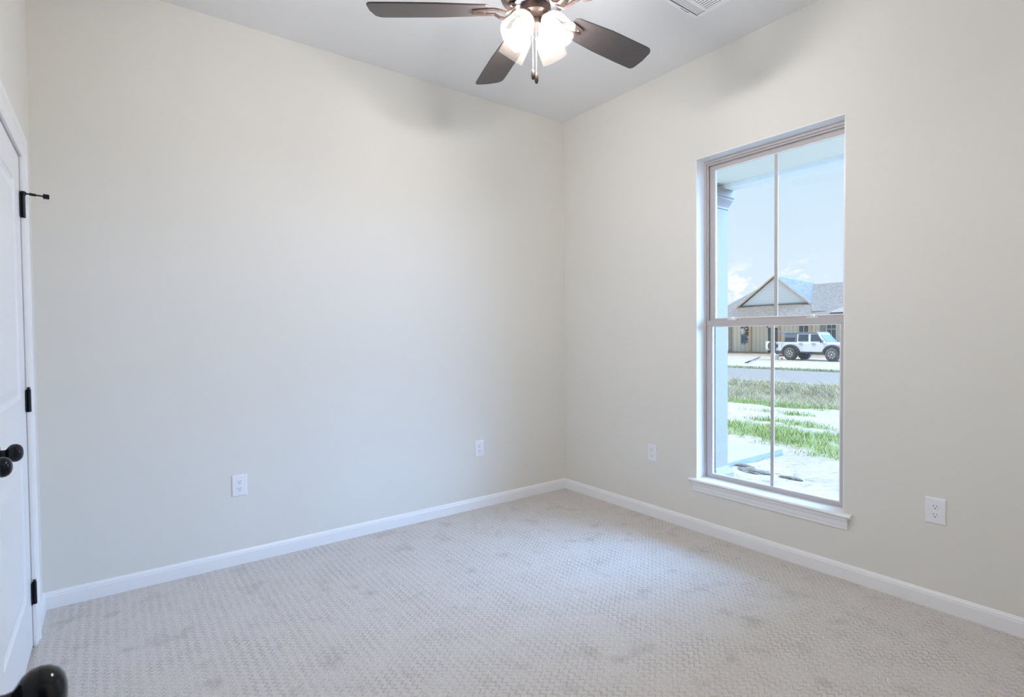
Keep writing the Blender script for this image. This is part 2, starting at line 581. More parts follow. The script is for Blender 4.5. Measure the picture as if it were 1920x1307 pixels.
def hinge(parent, x, z, side, stop=False):
    bm = B()
    tube(bm, [(x, 0.010, z - 0.047), (x, 0.010, z + 0.047)], 0.0075, 14)
    h = obj('hinge', bm, m_blackmat, parent, True)
    bm = B()
    box(bm, (x, 0.0015, z - 0.045), (x + side * 0.024, 0.0045, z + 0.045)); box(bm, (x - side * 0.010, 0.0015, z - 0.045), (x, 0.0045, z + 0.045))
    obj('leaf_plate', bm, m_blackmat, h, bevel=0.0006)
    bm = B()
    lathe(bm, [(0.0, z + 0.056), (0.005, z + 0.0555), (0.0065, z + 0.053), (0.004, z + 0.050), (0.004, z + 0.046)], (x, 0.010, 0), (0, 0, 1), 14)
    obj('hinge_pin', bm, m_blackmat, h, True)
    return h


for hz in (1.825, 1.022, 0.215):
    h = hinge(d1, -0.004, hz, 1)
    if hz > 1.5:
        bm = B()
        lathe(bm, [(0.010, hz + 0.046), (0.0115, hz + 0.050), (0.0115, hz + 0.058), (0.010, hz + 0.061)], (-0.004, 0.010, 0), (0, 0, 1), 18)
        tube(bm, [(-0.004, 0.012, hz + 0.054), (-0.012, 0.078, hz + 0.052)], 0.0033, 10)
        tube(bm, [(-0.006, 0.030, hz + 0.0535), (-0.009, 0.050, hz + 0.0528)], 0.0058, 12)
        tube(bm, [(0.004, 0.012, hz + 0.054), (0.028, 0.014, hz + 0.054)], 0.0033, 10)
        st = obj('door_stop', bm, m_blackmat, d1, True)
        bm = B()
        lathe(bm, [(0.0, 0.0), (0.0095, 0.0), (0.0105, 0.004), (0.0105, 0.018), (0.009, 0.021), (0.0, 0.021)], (-0.0115, 0.072, hz + 0.052), (-0.10, 1, -0.02), 18, False)
        obj('bumper', bm, m_black, st, True)

d2 = closet_leaf('door_2', 'white two-panel closet door nearer the viewpoint, mostly cut off by the left edge', -0.385 - LW - 0.004, False)
knob(d2, (0.115, 0.0, 0.925), (0, 1, 0))
for hz in (1.825, 1.022, 0.215):
    hinge(d2, LW + 0.004, hz, -1)

# entry door, swung open against the left wall; face looking to the room at x = -3.163
d3 = sempty('door_3', (-3.1585, -2.635, 0.016), 'white entry door swung open beside the viewpoint, black knob in the lower left', 'door', (0, 0, R(-90)))
bm = B(); door_leaf(bm, 0.71, 2.026, 0.035, [(0.12, 0.59, 0.235, 0.80), (0.12, 0.59, 1.04, 1.905)])
for v in bm.verts:
    v.co.y = -v.co.y
obj('door_panel', bm, m_door, d3)
knob(d3, (0.062, 0.0, 0.926), (0, 1, 0))
knob(d3, (0.062, -0.035, 0.926), (0, -1, 0))
for hz in (1.825, 1.022, 0.215):
    hinge(d3, 0.712, hz, -1)

# ------------------------------------------------------------------ window
w1 = sempty('window_1', (0, (WY0 + WY1) / 2, WZ0), 'tall single-hung window with tan vinyl frame in the right wall', 'window')
cy, cz = (WY0 + WY1) / 2, WZ0
hw = (WY1 - WY0) / 2


def wbox(bm, x0, x1, y0, y1, z0, z1):
    box(bm, (x0, y0 - cy, z0 - cz), (x1, y1 - cy, z1 - cz))


def ring(bm, x0, x1, ya, yb, za, zb, sl, sr, sb, st):
    """rectangular ring between (ya..yb, za..zb); sl = width on the +y side, sr = on the -y side"""
    wbox(bm, x0, x1, ya, yb, za, za + sb)
    wbox(bm, x0, x1, ya, yb, zb - st, zb)
    wbox(bm, x0, x1, yb - sl, yb, za + sb, zb - st)
    wbox(bm, x0, x1, ya, ya + sr, za + sb, zb - st)


# drywall return lined in white (painted reveal)
bm = B()
wbox(bm, -0.001, 0.085, WY1 - 0.004, WY1 + 0.001, WZ0, WZ1); wbox(bm, -0.001, 0.085, WY0 - 0.001, WY0 + 0.004, WZ0, WZ1); wbox(bm, -0.001, 0.085, WY0, WY1, WZ1 - 0.004, WZ1 + 0.001)
obj('reveal', bm, m_trim, w1)
bm = B()
ring(bm, 0.085, 0.150, WY0, WY1, WZ0, WZ1, 0.016, 0.016, 0.020, 0.022)
ring(bm, 0.094, 0.106, WY0 + 0.016, WY1 - 0.016, WZ0 + 0.016, WZ1 - 0.022, 0.010, 0.010, 0.004, 0.012)
ring(bm, 0.118, 0.150, WY0 + 0.016, WY1 - 0.016, WZ0 + 0.016, WZ1 - 0.022, 0.006, 0.006, 0.010, 0.008)
obj('window_frame', bm, m_vinyl, w1, bevel=0.0015)
MZ = 1.362
# upper sash (outer track) and lower sash (inner track)
bm = B(); ring(bm, 0.112, 0.134, WY0 + 0.020, WY1 - 0.024, MZ - 0.012, WZ1 - 0.030, 0.036, 0.028, 0.034, 0.032)
us = obj('upper_sash', bm, m_vinyl, w1, bevel=0.0015)
bm = B(); ring(bm, 0.088, 0.110, WY0 + 0.014, WY1 - 0.018, WZ0 + 0.014, MZ + 0.010, 0.036, 0.040, 0.030, 0.036)
ls = obj('lower_sash', bm, m_vinyl, w1, bevel=0.0015)
UY0, UY1, UZ0, UZ1 = WY0 + 0.048, WY1 - 0.060, MZ + 0.022, WZ1 - 0.062
LY0, LY1, LZ0, LZ1 = WY0 + 0.054, WY1 - 0.054, WZ0 + 0.044, MZ - 0.026
for nm, par, xx, (a0, a1, b0, b1) in (('up', us, 0.123, (UY0, UY1, UZ0, UZ1)), ('lo', ls, 0.099, (LY0, LY1, LZ0, LZ1))):
    bm = B(); ring(bm, xx - 0.007, xx + 0.007, a0 - 0.002, a1 + 0.002, b0 - 0.002, b1 + 0.002, 0.008, 0.008, 0.008, 0.008)
    obj('glazing_bead', bm, m_whitevinyl, par)
    bm = B(); wbox(bm, xx - 0.002, xx + 0.002, a0, a1, b0, b1)
    obj('glass_pane', bm, m_glass, par)
    gy = -1.737 if nm == 'up' else -1.729
    bm = B(); wbox(bm, xx - 0.0055, xx - 0.0025, gy - 0.0095, gy + 0.0095, b0 + 0.005, b1 - 0.005)
    obj('grid_bar', bm, m_vinyl, par, bevel=0.0008)
    bm = B(); wbox(bm, xx - 0.0058, xx - 0.0022, gy - 0.0115, gy - 0.0096, b0 + 0.005, b1 - 0.005)
    obj('grid_edge', bm, m_whitevinyl, par)
for yy in (-1.47, -1.955):
    bm = B()
    wbox(bm, 0.092, 0.111, yy - 0.032, yy + 0.032, MZ + 0.010, MZ + 0.016)
    lathe(bm, [(0.012, MZ + 0.016 - cz), (0.011, MZ + 0.024 - cz), (0.0, MZ + 0.025 - cz)], (0.101, yy - cy, 0), (0, 0, 1), 16, False)
    bm2 = B()
    prism(bm2, [(-0.034, 0.0), (-0.030, 0.008), (0.006, 0.010), (0.008, 0.0)], 0.094, 0.103,
          lambda p, t: Vector((t, yy - cy - p[0], MZ + 0.020 - cz + p[1])))
    lk = obj('sash_lock', bm, m_whitevinyl, ls, bevel=0.001)
    obj('lock_lever', bm2, m_whitevinyl, w1, bevel=0.001).parent = ls
# stool and moulded apron
bm = B()
box(bm, (0.0, -hw, -0.0), (0.086, hw, 0.019))
prism(bm, [(-0.030, 0.004), (-0.034, 0.0095), (-0.030, 0.0155), (-0.024, 0.019), (0.0, 0.019), (0.0, 0.0), (-0.026, 0.0)], -hw - 0.042, hw + 0.045,
      lambda p, t: Vector((p[0], t, p[1])))
obj('window_sill', bm, m_trim, w1)
bm = B()
prism(bm, [(0, 0.0), (-0.019, 0.0), (-0.019, -0.016), (-0.013, -0.021), (-0.011, -0.045), (-0.009, -0.050), (-0.0085, -0.062), (-0.005, -0.066), (0, -0.066)],
      -hw - 0.022, hw + 0.022, lambda p, t: Vector((p[0], t, p[1])))
obj('apron', bm, m_trim, w1)


# ------------------------------------------------------------------ outlets
def make_outlet(label):
    e = thing('electrical_outlet', label, 'outlet', group='duplex outlets on the walls')
    bm = B()
    pw, ph = 0.0395, 0.0605
    prev = None
    for ins, d in ((0, 0.0005), (0.0005, 0.003), (0.003, 0.0052), (0.006, 0.006)):
        rg = [bm.verts.new(Vector((sx * (pw - ins), -d, sz * (ph - ins)))) for sx, sz in ((-1, -1), (1, -1), (1, 1), (-1, 1))]
        if prev:
            for k in range(4):
                bm.faces.new((prev[k], prev[(k + 1) % 4], rg[(k + 1) % 4], rg[k]))
        prev = rg
    bm.faces.new(prev)
    obj('cover_plate', bm, m_plate, e)
    for sz in (-1, 1):
        zc = sz * 0.0195
        pts = []
        for k in range(32):
            a = 2 * math.pi * k / 32
            x, z = 0.0172 * math.cos(a), 0.0172 * math.sin(a)
            z = max(-0.0140, min(0.0140, z))
            pts.append((x, z))
        bm = B()
        prism(bm, pts, -0.0055, -0.0078, lambda p, t: Vector((p[0], t, zc + p[1])))
        rc = obj('receptacle', bm, m_plate, e, bevel=0.0006)
        bm = B()
        box(bm, (-0.0074, -0.0081, zc - 0.0005), (-0.0052, -0.0076, zc + 0.0080))
        box(bm, (0.0052, -0.0081, zc + 0.0005), (0.0072, -0.0076, zc + 0.0075))
        prism(bm, [(0.0027 * math.cos(a), max(-0.0022, 0.0027 * math.sin(a))) for a in [2 * math.pi * k / 14 for k in range(14)]], -0.0076, -0.0081,
              lambda p, t: Vector((p[0], t, zc - 0.0075 + p[1])))
        obj('socket_slots', bm, m_slot, rc)
    bm = B()
    lathe(bm, [(0.0, 0.0078), (0.0022, 0.0076), (0.0030, 0.0068), (0.0030, 0.0058)], (0, 0, 0), (0, -1, 0), 14, False)
    obj('screw', bm, m_whitevinyl, e, True)
    return e


o1 = make_outlet('white duplex outlet low on the back wall, the one nearer the closet door')
spots = [((-2.484, 0.0, 0.449), 0, None),
         ((-0.859, 0.0, 0.445), 0, 'white duplex outlet on the back wall, the one nearer the room corner'),
         ((0.0, -0.919, 0.451), R(-90), 'white duplex outlet on the window wall, between room corner and window'),
         ((0.0, -2.551, 0.457), R(-90), 'white duplex outlet on the window wall, right of the window')]
for i, (lc, rz, lb) in enumerate(spots):
    o = o1 if i == 0 else copy_tree(o1)
    o.location = lc
    o.rotation_euler = (0, 0, rz)
    if lb:
        o['label'] = lb

# ------------------------------------------------------------------ ceiling register
vx1, vy1 = -0.392, -1.545
VW, VD = 0.36, 0.36
vent = thing('air_vent', 'white square ceiling air vent with angled louvers near the window wall', 'vent', (vx1 - VW / 2, vy1 - VD / 2, H))


def V(x, y, z):
    return Vector((x - (vx1 - VW / 2), y - (vy1 - VD / 2), z - H))


def vbox(bm, x0, x1, y0, y1, z0, z1):
    box(bm, V(x0, y0, z0), V(x1, y1, z1))


bm = B()
x0, x1, y0, y1 = vx1 - VW, vx1, vy1 - VD, vy1
zb = H - 0.006
vbox(bm, x0, x1, y1 - 0.022, y1, zb, H); vbox(bm, x0, x1, y0, y0 + 0.022, zb, H)
vbox(bm, x0, x0 + 0.024, y0 + 0.022, y1 - 0.022, zb, H); vbox(bm, x1 - 0.024, x1, y0 + 0.022, y1 - 0.022, zb, H)
vbox(bm, x0 + 0.024, x1 - 0.024, y1 - 0.093, y1 - 0.076, zb, H); vbox(bm, x0 + 0.024, x1 - 0.024, y0 + 0.076, y0 + 0.093, zb, H)
obj('vent_frame', bm, m_trim, vent, bevel=0.002)
bm = B()
vbox(bm, x0 + 0.02, x1 - 0.02, y0 + 0.02, y1 - 0.02, H - 0.0012, H - 0.0004)
obj('duct_opening', bm, m_slot, vent)
for k in range(4):                                                       # long side slats throwing air to +y / -y
    for s in (1, -1):
        yy = (y1 - 0.034 - k * 0.0125) if s == 1 else (y0 + 0.034 + k * 0.0125)
        bm = B()
        prism(bm, [(0.0042 * s, -0.0056), (0.0052 * s, -0.0048), (-0.0022 * s, -0.0012), (-0.0032 * s, -0.0020)], x0 + 0.026, x1 - 0.030,
              lambda p, t: V(t, yy + p[0], H + p[1]))
        obj('louver', bm, m_trim, vent)
nsl = 17
for k in range(nsl):
    xx = x0 + 0.034 + k * (VW - 0.068) / (nsl - 1)
    s = 1 if k >= nsl // 2 else -1
    bm = B()
    prism(bm, [(0.0055 * s, -0.0056), (0.0065 * s, -0.0050), (-0.0012 * s, -0.0012), (-0.0022 * s, -0.0016)], y0 + 0.093, y1 - 0.093,
          lambda p, t: V(xx + p[0], t, H + p[1]))
    obj('louver', bm, m_trim, vent)
bm = B()
vbox(bm, -0.55, -0.475, vy1 - 0.0155, vy1 - 0.013, zb - 0.0006, zb + 0.001)
sl = obj('lever_slot', bm, m_slot, vent)
bm = B()
vbox(bm, -0.517, -0.513, vy1 - 0.018, vy1 - 0.010, zb - 0.012, zb)
obj('damper_lever', bm, m_trim, vent)

# ------------------------------------------------------------------ ceiling fan
FX, FY, FZ = -1.664, -1.684, 2.585
fan = thing('ceiling_fan', 'dark bronze five-blade ceiling fan with four lit clear glass lights', 'ceiling fan', (FX, FY, H))
dz = FZ - H                                                            # blade plane in fan coordinates
bm = B(); lathe(bm, [(0.0, 0.0), (0.068, 0.0), (0.068, -0.012), (0.060, -0.035), (0.040, -0.055), (0.016, -0.062), (0.0, -0.062)], (0, 0, 0), (0, 0, 1), 40, False)
obj('canopy', bm, m_bronze, fan, True)
bm = B(); tube(bm, [(0, 0, -0.05), (0, 0, dz + 0.16)], 0.0135, 20)
obj('downrod', bm, m_bronze, fan, True)
bm = B()
lathe(bm, [(0.0, dz + 0.170), (0.025, dz + 0.168), (0.030, dz + 0.150), (0.085, dz + 0.140), (0.128, dz + 0.115), (0.142, dz + 0.080), (0.138, dz + 0.050),
           (0.118, dz + 0.030), (0.108, dz + 0.026), (0.104, dz + 0.030), (0.070, dz + 0.030), (0.0, dz + 0.030)], (0, 0, 0), (0, 0, 1), 56, False)
obj('motor_housing', bm, m_bronze, fan, True)
bm = B()
lathe(bm, [(0.0, dz + 0.030), (0.088, dz + 0.030), (0.090, dz + 0.024), (0.088, dz + 0.012), (0.0, dz + 0.012)], (0, 0, 0), (0, 0, 1), 48, False)
obj('flywheel', bm, m_blackmat, fan, True)
bm = B()
lathe(bm, [(0.0, dz + 0.012), (0.058, dz + 0.012), (0.062, dz + 0.002), (0.062, dz - 0.022), (0.054, dz - 0.032), (0.036, dz - 0.036), (0.032, dz - 0.040),
           (0.032, dz - 0.064), (0.028, dz - 0.068), (0.0, dz - 0.068)], (0, 0, 0), (0, 0, 1), 48, False)
obj('switch_housing', bm, m_bronze, fan, True)

# blades: outline rounded at the tip, slightly tapering to the root, pitched 12 degrees
def blade_outline():
    pts = []
    r0, r1 = 0.185, 0.66
    w0, w1_ = 0.054, 0.072
    pts.append((r0, -w0 * 0.80)); pts.append((r0 + 0.012, -w0))
    pts.append((r0 + 0.20, -w1_ * 0.97)); pts.append((r1 - 0.11, -w1_))
    for k in range(0, 7):                                              # trailing tip corner, generous radius
        a = -math.pi / 2 + (math.pi / 2) * k / 6
        pts.append((r1 - 0.046 + 0.038 * math.cos(a), -w1_ + 0.038 + 0.038 * math.sin(a)))
    pts.append((r1, 0.0))
    for k in range(0, 7):                                              # leading tip corner
        a = (math.pi / 2) * k / 6
        pts.append((r1 - 0.022 + 0.022 * math.cos(a), w1_ - 0.022 + 0.022 * math.sin(a)))
    pts.append((r1 - 0.12, w1_)); pts.append((r0 + 0.20, w1_ * 0.95)); pts.append((r0 + 0.012, w0)); pts.append((r0, w0 * 0.80))
    return pts


PITCH = R(-11)


def make_blade():
    bm = B()
    rot = Matrix.Rotation(PITCH, 4, 'X')
    prism(bm, blade_outline(), -0.003, 0.003, lambda p, t: rot @ Vector((p[0], p[1], t)))
    b = obj('blade', bm, m_blade, fan, bevel=0.0012)
    # blade iron: curved bracket with two prongs lying under the root of the blade
    bm = B()
    for s in (-1, 1):
        pts = []
        for t in range(9):
            u = t / 8
            x = 0.075 + 0.175 * u
            y = s * (0.011 + 0.014 * math.sin(u * math.pi))
            z = 0.016 - 0.026 * math.sin(min(1.0, u * 2.2) * math.pi) * (1 if u < 0.46 else 0) - (0.022 if u >= 0.46 else 0.022 * u / 0.46)
            pts.append(rot @ Vector((x, y, z)) if u > 0.4 else Vector((x, y, z)))
        for A, C in zip(pts, pts[1:]):
            d = (C - A).normalized()
            n = d.cross(Vector((0, 0, 1))).normalized() * 0.0075
            upv = n.cross(d).normalized() * 0.003
            va = [bm.verts.new(A + n + upv), bm.verts.new(A - n + upv), bm.verts.new(A - n - upv), bm.verts.new(A + n - upv)]
            vb = [bm.verts.new(C + n + upv), bm.verts.new(C - n + upv), bm.verts.new(C - n - upv), bm.verts.new(C + n - upv)]
            for k in range(4):
                bm.faces.new((va[k], va[(k + 1) % 4], vb[(k + 1) % 4], vb[k]))
            bm.faces.new(va); bm.faces.new(vb)
    box(bm, (0.060, -0.020, 0.010), (0.100, 0.020, 0.018))
    ir = obj('blade_iron', bm, m_bronze, b)
    for x, y in ((0.205, -0.018), (0.205, 0.018), (0.238, 0.0)):
        bm = B()
        ball(bm, rot @ Vector((x, y, -0.005)), 0.0055, 10, 6, (1, 1, 0.6))
        obj('screw', bm, m_bronze, b, True)
    return b


bl = make_blade()
for i in range(5):
    b = bl if i == 0 else copy_tree(bl, fan)
    b.location = (0, 0, dz)
    b.rotation_euler = (0, 0, R(0.6 + 72 * i))

# lights
TILT = R(41)
SH = [(0.0225, 0.0), (0.026, 0.004), (0.036, 0.012), (0.0455, 0.024), (0.0505, 0.040), (0.0530, 0.065), (0.0548, 0.090), (0.0565, 0.118)]


def make_lamp():
    nx, nz = math.sin(TILT), -math.cos(TILT)
    neck = Vector((0.050, 0, dz - 0.048))
    ax = Vector((nx, 0, nz))
    bm = B()
    tube(bm, [(0.026, 0, dz - 0.030), (0.040, 0, dz - 0.024), (0.048, 0, dz - 0.030), neck - ax * 0.006, neck], [0.009, 0.009, 0.010, 0.013, 0.0155], 16)
    arm = obj('light_arm', bm, m_bronze, fan, True)
    bm = B(); lathe(bm, [(0.0, -0.002), (0.0165, -0.002), (0.0215, 0.002), (0.0235, 0.006), (0.0235, 0.019), (0.0215, 0.021), (0.0, 0.021)], neck, ax, 28, False)
    obj('collar', bm, m_brass, arm, True)
    bm = B()
    o = neck + ax * 0.010
    pr = SH + [(r - 0.003, s) for r, s in reversed(SH[1:])] + [(0.0195, 0.002)]
    lathe(bm, pr, o, ax, 48, False)
    obj('lamp_shade', bm, m_shade, arm, True)
    bm = B()
    lathe(bm, [(0.0, 0.012), (0.0125, 0.012), (0.0130, 0.026), (0.0155, 0.034), (0.0205, 0.046), (0.0235, 0.058), (0.0225, 0.069), (0.0175, 0.079), (0.009, 0.085), (0.0, 0.0865)],
          o, ax, 24, False)
    obj('light_bulb', bm, m_bulb, arm, True)
    return arm


lp = make_lamp()
for i, az in enumerate((13, 103, 193, 283)):
    a = lp if i == 0 else copy_tree(lp, fan)
    a.rotation_euler = (0, 0, R(az))

# pull chains
for i, (ox, oy, zt, ze) in enumerate(((-0.014, 0.000, 2.522, 2.352), (-0.0075, -0.0135, 2.535, 2.333))):
    bm = B()
    n = int((zt - ze) / 0.0042)
    for k in range(n):
        bmesh.ops.create_icosphere(bm, subdivisions=1, radius=0.0016, matrix=Matrix.Translation((ox, oy, zt - H - k * 0.0042)))
    ball(bm, (ox, oy, (2.475 if i == 0 else 2.463) - H), 0.0034, 12, 8)
    ch = obj('pull_chain', bm, m_brass, fan, True)
    bm = B()
    lathe(bm, [(0.0, 0.0), (0.003, -0.001), (0.0062, -0.012), (0.0080, -0.024), (0.0078, -0.034), (0.0050, -0.043), (0.0, -0.0455)], (ox, oy, ze - H), (0, 0, 1), 20, False)
    obj('pendant', bm, m_bronze, ch, True)

# ================================================================== OUTDOORS
GP = [(-5, -.3), (2, -.3), (4, -.33), (8, -.42), (10.3, -.5), (12.2, -.8), (15.2, -.5), (16.2, -.47), (22.2, -.47), (23, -.55), (30, -.6), (38, -.58), (42, -.45), (44, -.4), (160, -.4)]


def gz(x):
    for (a, za), (b, zb_) in zip(GP, GP[1:]):
        if x <= b:
            return za + (zb_ - za) * max(0, (x - a)) / (b - a)
    return GP[-1][1]


# exterior skin of this house and porch
m_brick = mat('outside_wall_paint', (0.75, 0.74, 0.72), 0.9, build=vary(6, (0.72, 0.71, 0.69), (0.78, 0.77, 0.75), 4, 0.3, 40))
bm = B()
for a, b_ in (((T, -9, -.35), (T + 0.06, WY0 - 0.0, 3.2)), ((T, WY1 + 0.0, -.35), (T + 0.06, 7, 3.2)), ((T, WY0, -.35), (T + 0.06, WY1, WZ0 - 0.0)), ((T, WY0, WZ1), (T + 0.06, WY1, 3.2))):
    box(bm, a, b_)
struct(obj('wall_exterior', bm, m_brick), 'outside face of the wall around the window', 'wall')
bm = B(); box(bm, (T + 0.06, -9, -.4), (1.74, 7, -0.12))
struct(obj('porch_floor', bm, m_concrete, bevel=0.01), 'concrete porch floor outside the window', 'porch floor')
bm = B(); box(bm, (T + 0.06, -9, 2.705), (1.66, 7, 2.80))
struct(obj('porch_ceiling', bm, m_porchwhite), 'pale grey-green porch ceiling outside the window', 'porch ceiling')
bm = B(); box(bm, (1.66, -9, 2.665), (1.80, 7, 2.95)); box(bm, (1.80, -9, 2.83), (1.86, 7, 2.99))
struct(obj('porch_beam', bm, m_beam, bevel=0.004), 'white porch beam over the column outside the window', 'porch beam')
m_thisroof = mat('porch_roof_shingle', (0.30, 0.31, 0.33), 0.9, build=vary(9, (0.26, 0.27, 0.29), (0.34, 0.35, 0.37), 5, 0.4, 60))
bm = B(); prism(bm, [(1.9, 2.99), (1.9, 3.03), (-8, 6.6), (-8, 6.5), (0.3, 3.55), (0.2, 3.2)], -9, 7, lambda p, t: Vector((p[0], t, p[1])))
struct(obj('porch_roof', bm, m_thisroof), 'shingled roof above the porch, out of view', 'roof')

colx0, colx1, coly0, coly1 = 1.57, 1.775, -0.405, -0.185
pc = thing('porch_column', 'white square porch column with moulded capital and base, left in the window', 'column', ((colx0 + colx1) / 2, (coly0 + coly1) / 2, -0.12))
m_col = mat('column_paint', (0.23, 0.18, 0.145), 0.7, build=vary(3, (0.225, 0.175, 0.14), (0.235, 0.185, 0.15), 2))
hx, hy = (colx1 - colx0) / 2, (coly1 - coly0) / 2


def sq_lathe(bm, prof):
    prev = None
    for off, z in prof:
        rg = [bm.verts.new(Vector((sx * (hx + off), sy * (hy + off), z))) for sx, sy in ((-1, -1), (1, -1), (1, 1), (-1, 1))]
        if prev:
            for k in range(4):
                bm.faces.new((prev[k], prev[(k + 1) % 4], rg[(k + 1) % 4], rg[k]))
        else:
            bm.faces.new(rg)
        prev = rg
    bm.faces.new(prev)


bm = B(); sq_lathe(bm, [(0, 0.08), (0, 2.65)])
obj('shaft', bm, m_col, pc)
bm = B(); sq_lathe(bm, [(0.042, 0.0), (0.042, 0.055), (0.034, 0.065), (0.016, 0.10), (0.004, 0.115), (0, 0.118)])
obj('base', bm, m_col, pc)
bm = B(); sq_lathe(bm, [(0.0, 2.60), (0.006, 2.605), (0.006, 2.625), (0.016, 2.65), (0.036, 2.69), (0.036, 2.70), (0.046, 2.715), (0.046, 2.785)])
obj('capital', bm, m_col, pc)

# walkway
bm = B(); box(bm, (1.9, 0.24, -0.45), (4.13, 5.0, -0.255))
struct(obj('walkway', bm, m_concrete, bevel=0.008), 'pale concrete walk slab ending in the sand beyond the porch', 'walkway')

# terrain with sand and grass patches
patches = [(6.0, 1.9, 0.55, 1.7, 0.95), (5.75, 0.9, 0.75, 1.3, 1.0), (5.1, 0.35, 0.45, 0.7, 0.95), (4.6, -0.3, 0.35, 0.5, 0.8), (5.2, 1.6, 0.55, 0.9, 0.6),
           (7.2, 2.0, 0.32, 1.1, 0.6), (7.0, 1.2, 0.25, 0.6, 0.85), (8.6, 2.6, 0.35, 1.2, 0.6), (9.95, 3.9, 0.35, 1.6, 0.9), (9.9, 2.7, 0.25, 0.7, 0.8), (10.2, 1.4, 0.15, 1.6, 0.5),
           (6.1, 4.2, 0.6, 1.5, 0.9), (6.2, 0.1, 0.3, 0.6, 0.5), (7.4, 0.4, 0.35, 0.8, 0.35), (6.0, -1.6, 0.6, 1.2, 0.6), (8.4, -1.5, 0.8, 2.0, 0.6)]


def grass_amt(x, y):
    a = 0.0
    for px, py, sx, sy, s in patches:
        d = ((x - px) / sx) ** 2 + ((y - py) / sy) ** 2
        if d < 4:
            a = max(a, s * math.exp(-d * 0.9))
    nz = noise.noise(Vector((x * 1.7, y * 1.7, 0))) + 0.5 * noise.noise(Vector((x * 4.3, y * 4.3, 3)))
    a = a + nz * 0.45 * (0.35 + a)
    if 10.3 < x < 16.0:
        a = 1
    return max(0, min(1, a))


m_ground = bpy.data.materials.new('sandy_ground')
m_ground.use_nodes = True
n = NT(m_ground.node_tree)
b_ = m_ground.node_tree.nodes['Principled BSDF']
b_.inputs['Roughness'].default_value = 0.95
b_.inputs['Specular IOR Level'].default_value = 0.1
tcg = n.n('ShaderNodeTexCoord').outputs['Object']
at = n.n('ShaderNodeAttribute', attribute_name='grass')
n1 = n.n('ShaderNodeTexNoise', inp={0: tcg, 'Scale': 1.3, 'Detail': 8, 'Roughness': 0.65})
n2 = n.n('ShaderNodeTexNoise', inp={0: tcg, 'Scale': 9.0, 'Detail': 7, 'Roughness': 0.7})
sand = n.ramp(n2.outputs[0], [(0.32, (0.09, 0.08, 0.06)), (0.42, (0.28, 0.24, 0.19)), (0.62, (0.34, 0.295, 0.24))])
sand = n.mix(n.ramp(n1.outputs[0], [(0.45, (0, 0, 0)), (0.75, (0.55, 0.55, 0.55))]), sand, (0.165, 0.15, 0.12))
n3 = n.n('ShaderNodeTexNoise', inp={0: tcg, 'Scale': 16.0, 'Detail': 6, 'Roughness': 0.7})
grs = n.ramp(n3.outputs[0], [(0.3, (0.12, 0.15, 0.05)), (0.7, (0.24, 0.25, 0.12))])
sx_ = n.n('ShaderNodeSeparateXYZ', inp={0: tcg}).outputs[0]
dry = n.ramp(n3.outputs[0], [(0.3, (0.10, 0.10, 0.055)), (0.7, (0.21, 0.20, 0.12))])
isdry = n.ramp(n.math('MULTIPLY', sx_, 0.01), [(0.105, (0, 0, 0)), (0.112, (1, 1, 1))])
grs2 = n.mix(isdry, grs, dry)
gm = n.ramp(n.math('ADD', at.outputs['Fac'], n.math('MULTIPLY', n.math('SUBTRACT', n3.outputs[0], 0.5), 0.9)), [(0.38, (0, 0, 0)), (0.62, (1, 1, 1))])
fin = n.mix(gm, sand, grs2)
m_ground.node_tree.links.new(fin, b_.inputs['Base Color'])
bpn = n.n('ShaderNodeBump', inp={'Strength': 0.9, 'Distance': 0.05, 'Height': n2.outputs[0]})
m_ground.node_tree.links.new(bpn.outputs[0], b_.inputs['Normal'])


def lin(a, b, s):
    out = []
    x = a
    while x < b - 1e-6:
        out.append(x)
        x += s
    return out


gx = lin(1.74, 10.4, 0.09) + lin(10.4, 16.2, 0.25) + lin(22.2, 26, 0.4) + lin(26, 48, 1.0) + lin(48, 160, 12) + [160]
gy = lin(-60, -6, 9) + lin(-6, 8, 0.11) + lin(8, 30, 0.8) + lin(30, 150, 12) + [150]
me = bpy.data.meshes.new('ground')
vs, fs, gv = [], [], []
nx_, ny_ = len(gx), len(gy)
for x in gx:
    for y in gy:
        h = gz(x)
        if 1.9 < x < 45:
            h += 0.030 * noise.noise(Vector((x * 1.1, y * 1.1, 1))) + 0.018 * noise.noise(Vector((x * 4.5, y * 4.5, 5)))
        if x > 10.4 and x < 16.2:
            h += 0.05 * noise.noise(Vector((x, y, 8)))
        vs.append((x, y, h))
        a = grass_amt(x, y) if x < 16.2 else (0.9 if (22.1 < x < 25.0) else (0.42 if x < 27.5 else (0.15 if x < 43 else 0.3)))
        gv.append(a)
for i in range(nx_ - 1):
    if gx[i] < 16.2 and gx[i + 1] > 20:
        continue
    for j in range(ny_ - 1):
        fs.append((i * ny_ + j, (i + 1) * ny_ + j, (i + 1) * ny_ + j + 1, i * ny_ + j + 1))
me.from_pydata(vs, [], fs)
at_ = me.attributes.new('grass', 'FLOAT', 'POINT')
at_.data.foreach_set('value', gv)
me.materials.append(m_ground)
for p_ in me.polygons:
    p_.use_smooth = True
go = bpy.data.objects.new('ground', me)
COL.objects.link(go)
struct(go, 'white sandy ground with green weed patches outside the window', 'ground')

m_asph = mat('asphalt', (0.30, 0.31, 0.33), 0.9, build=vary(4, (0.115, 0.092, 0.066), (0.135, 0.11, 0.08), 7, 0.3, 90))
bm = B(); box(bm, (16.0, -60, -0.75), (22.5, 150, -0.455))
struct(obj('road', bm, m_asph), 'grey asphalt road crossing behind the front yard', 'road')

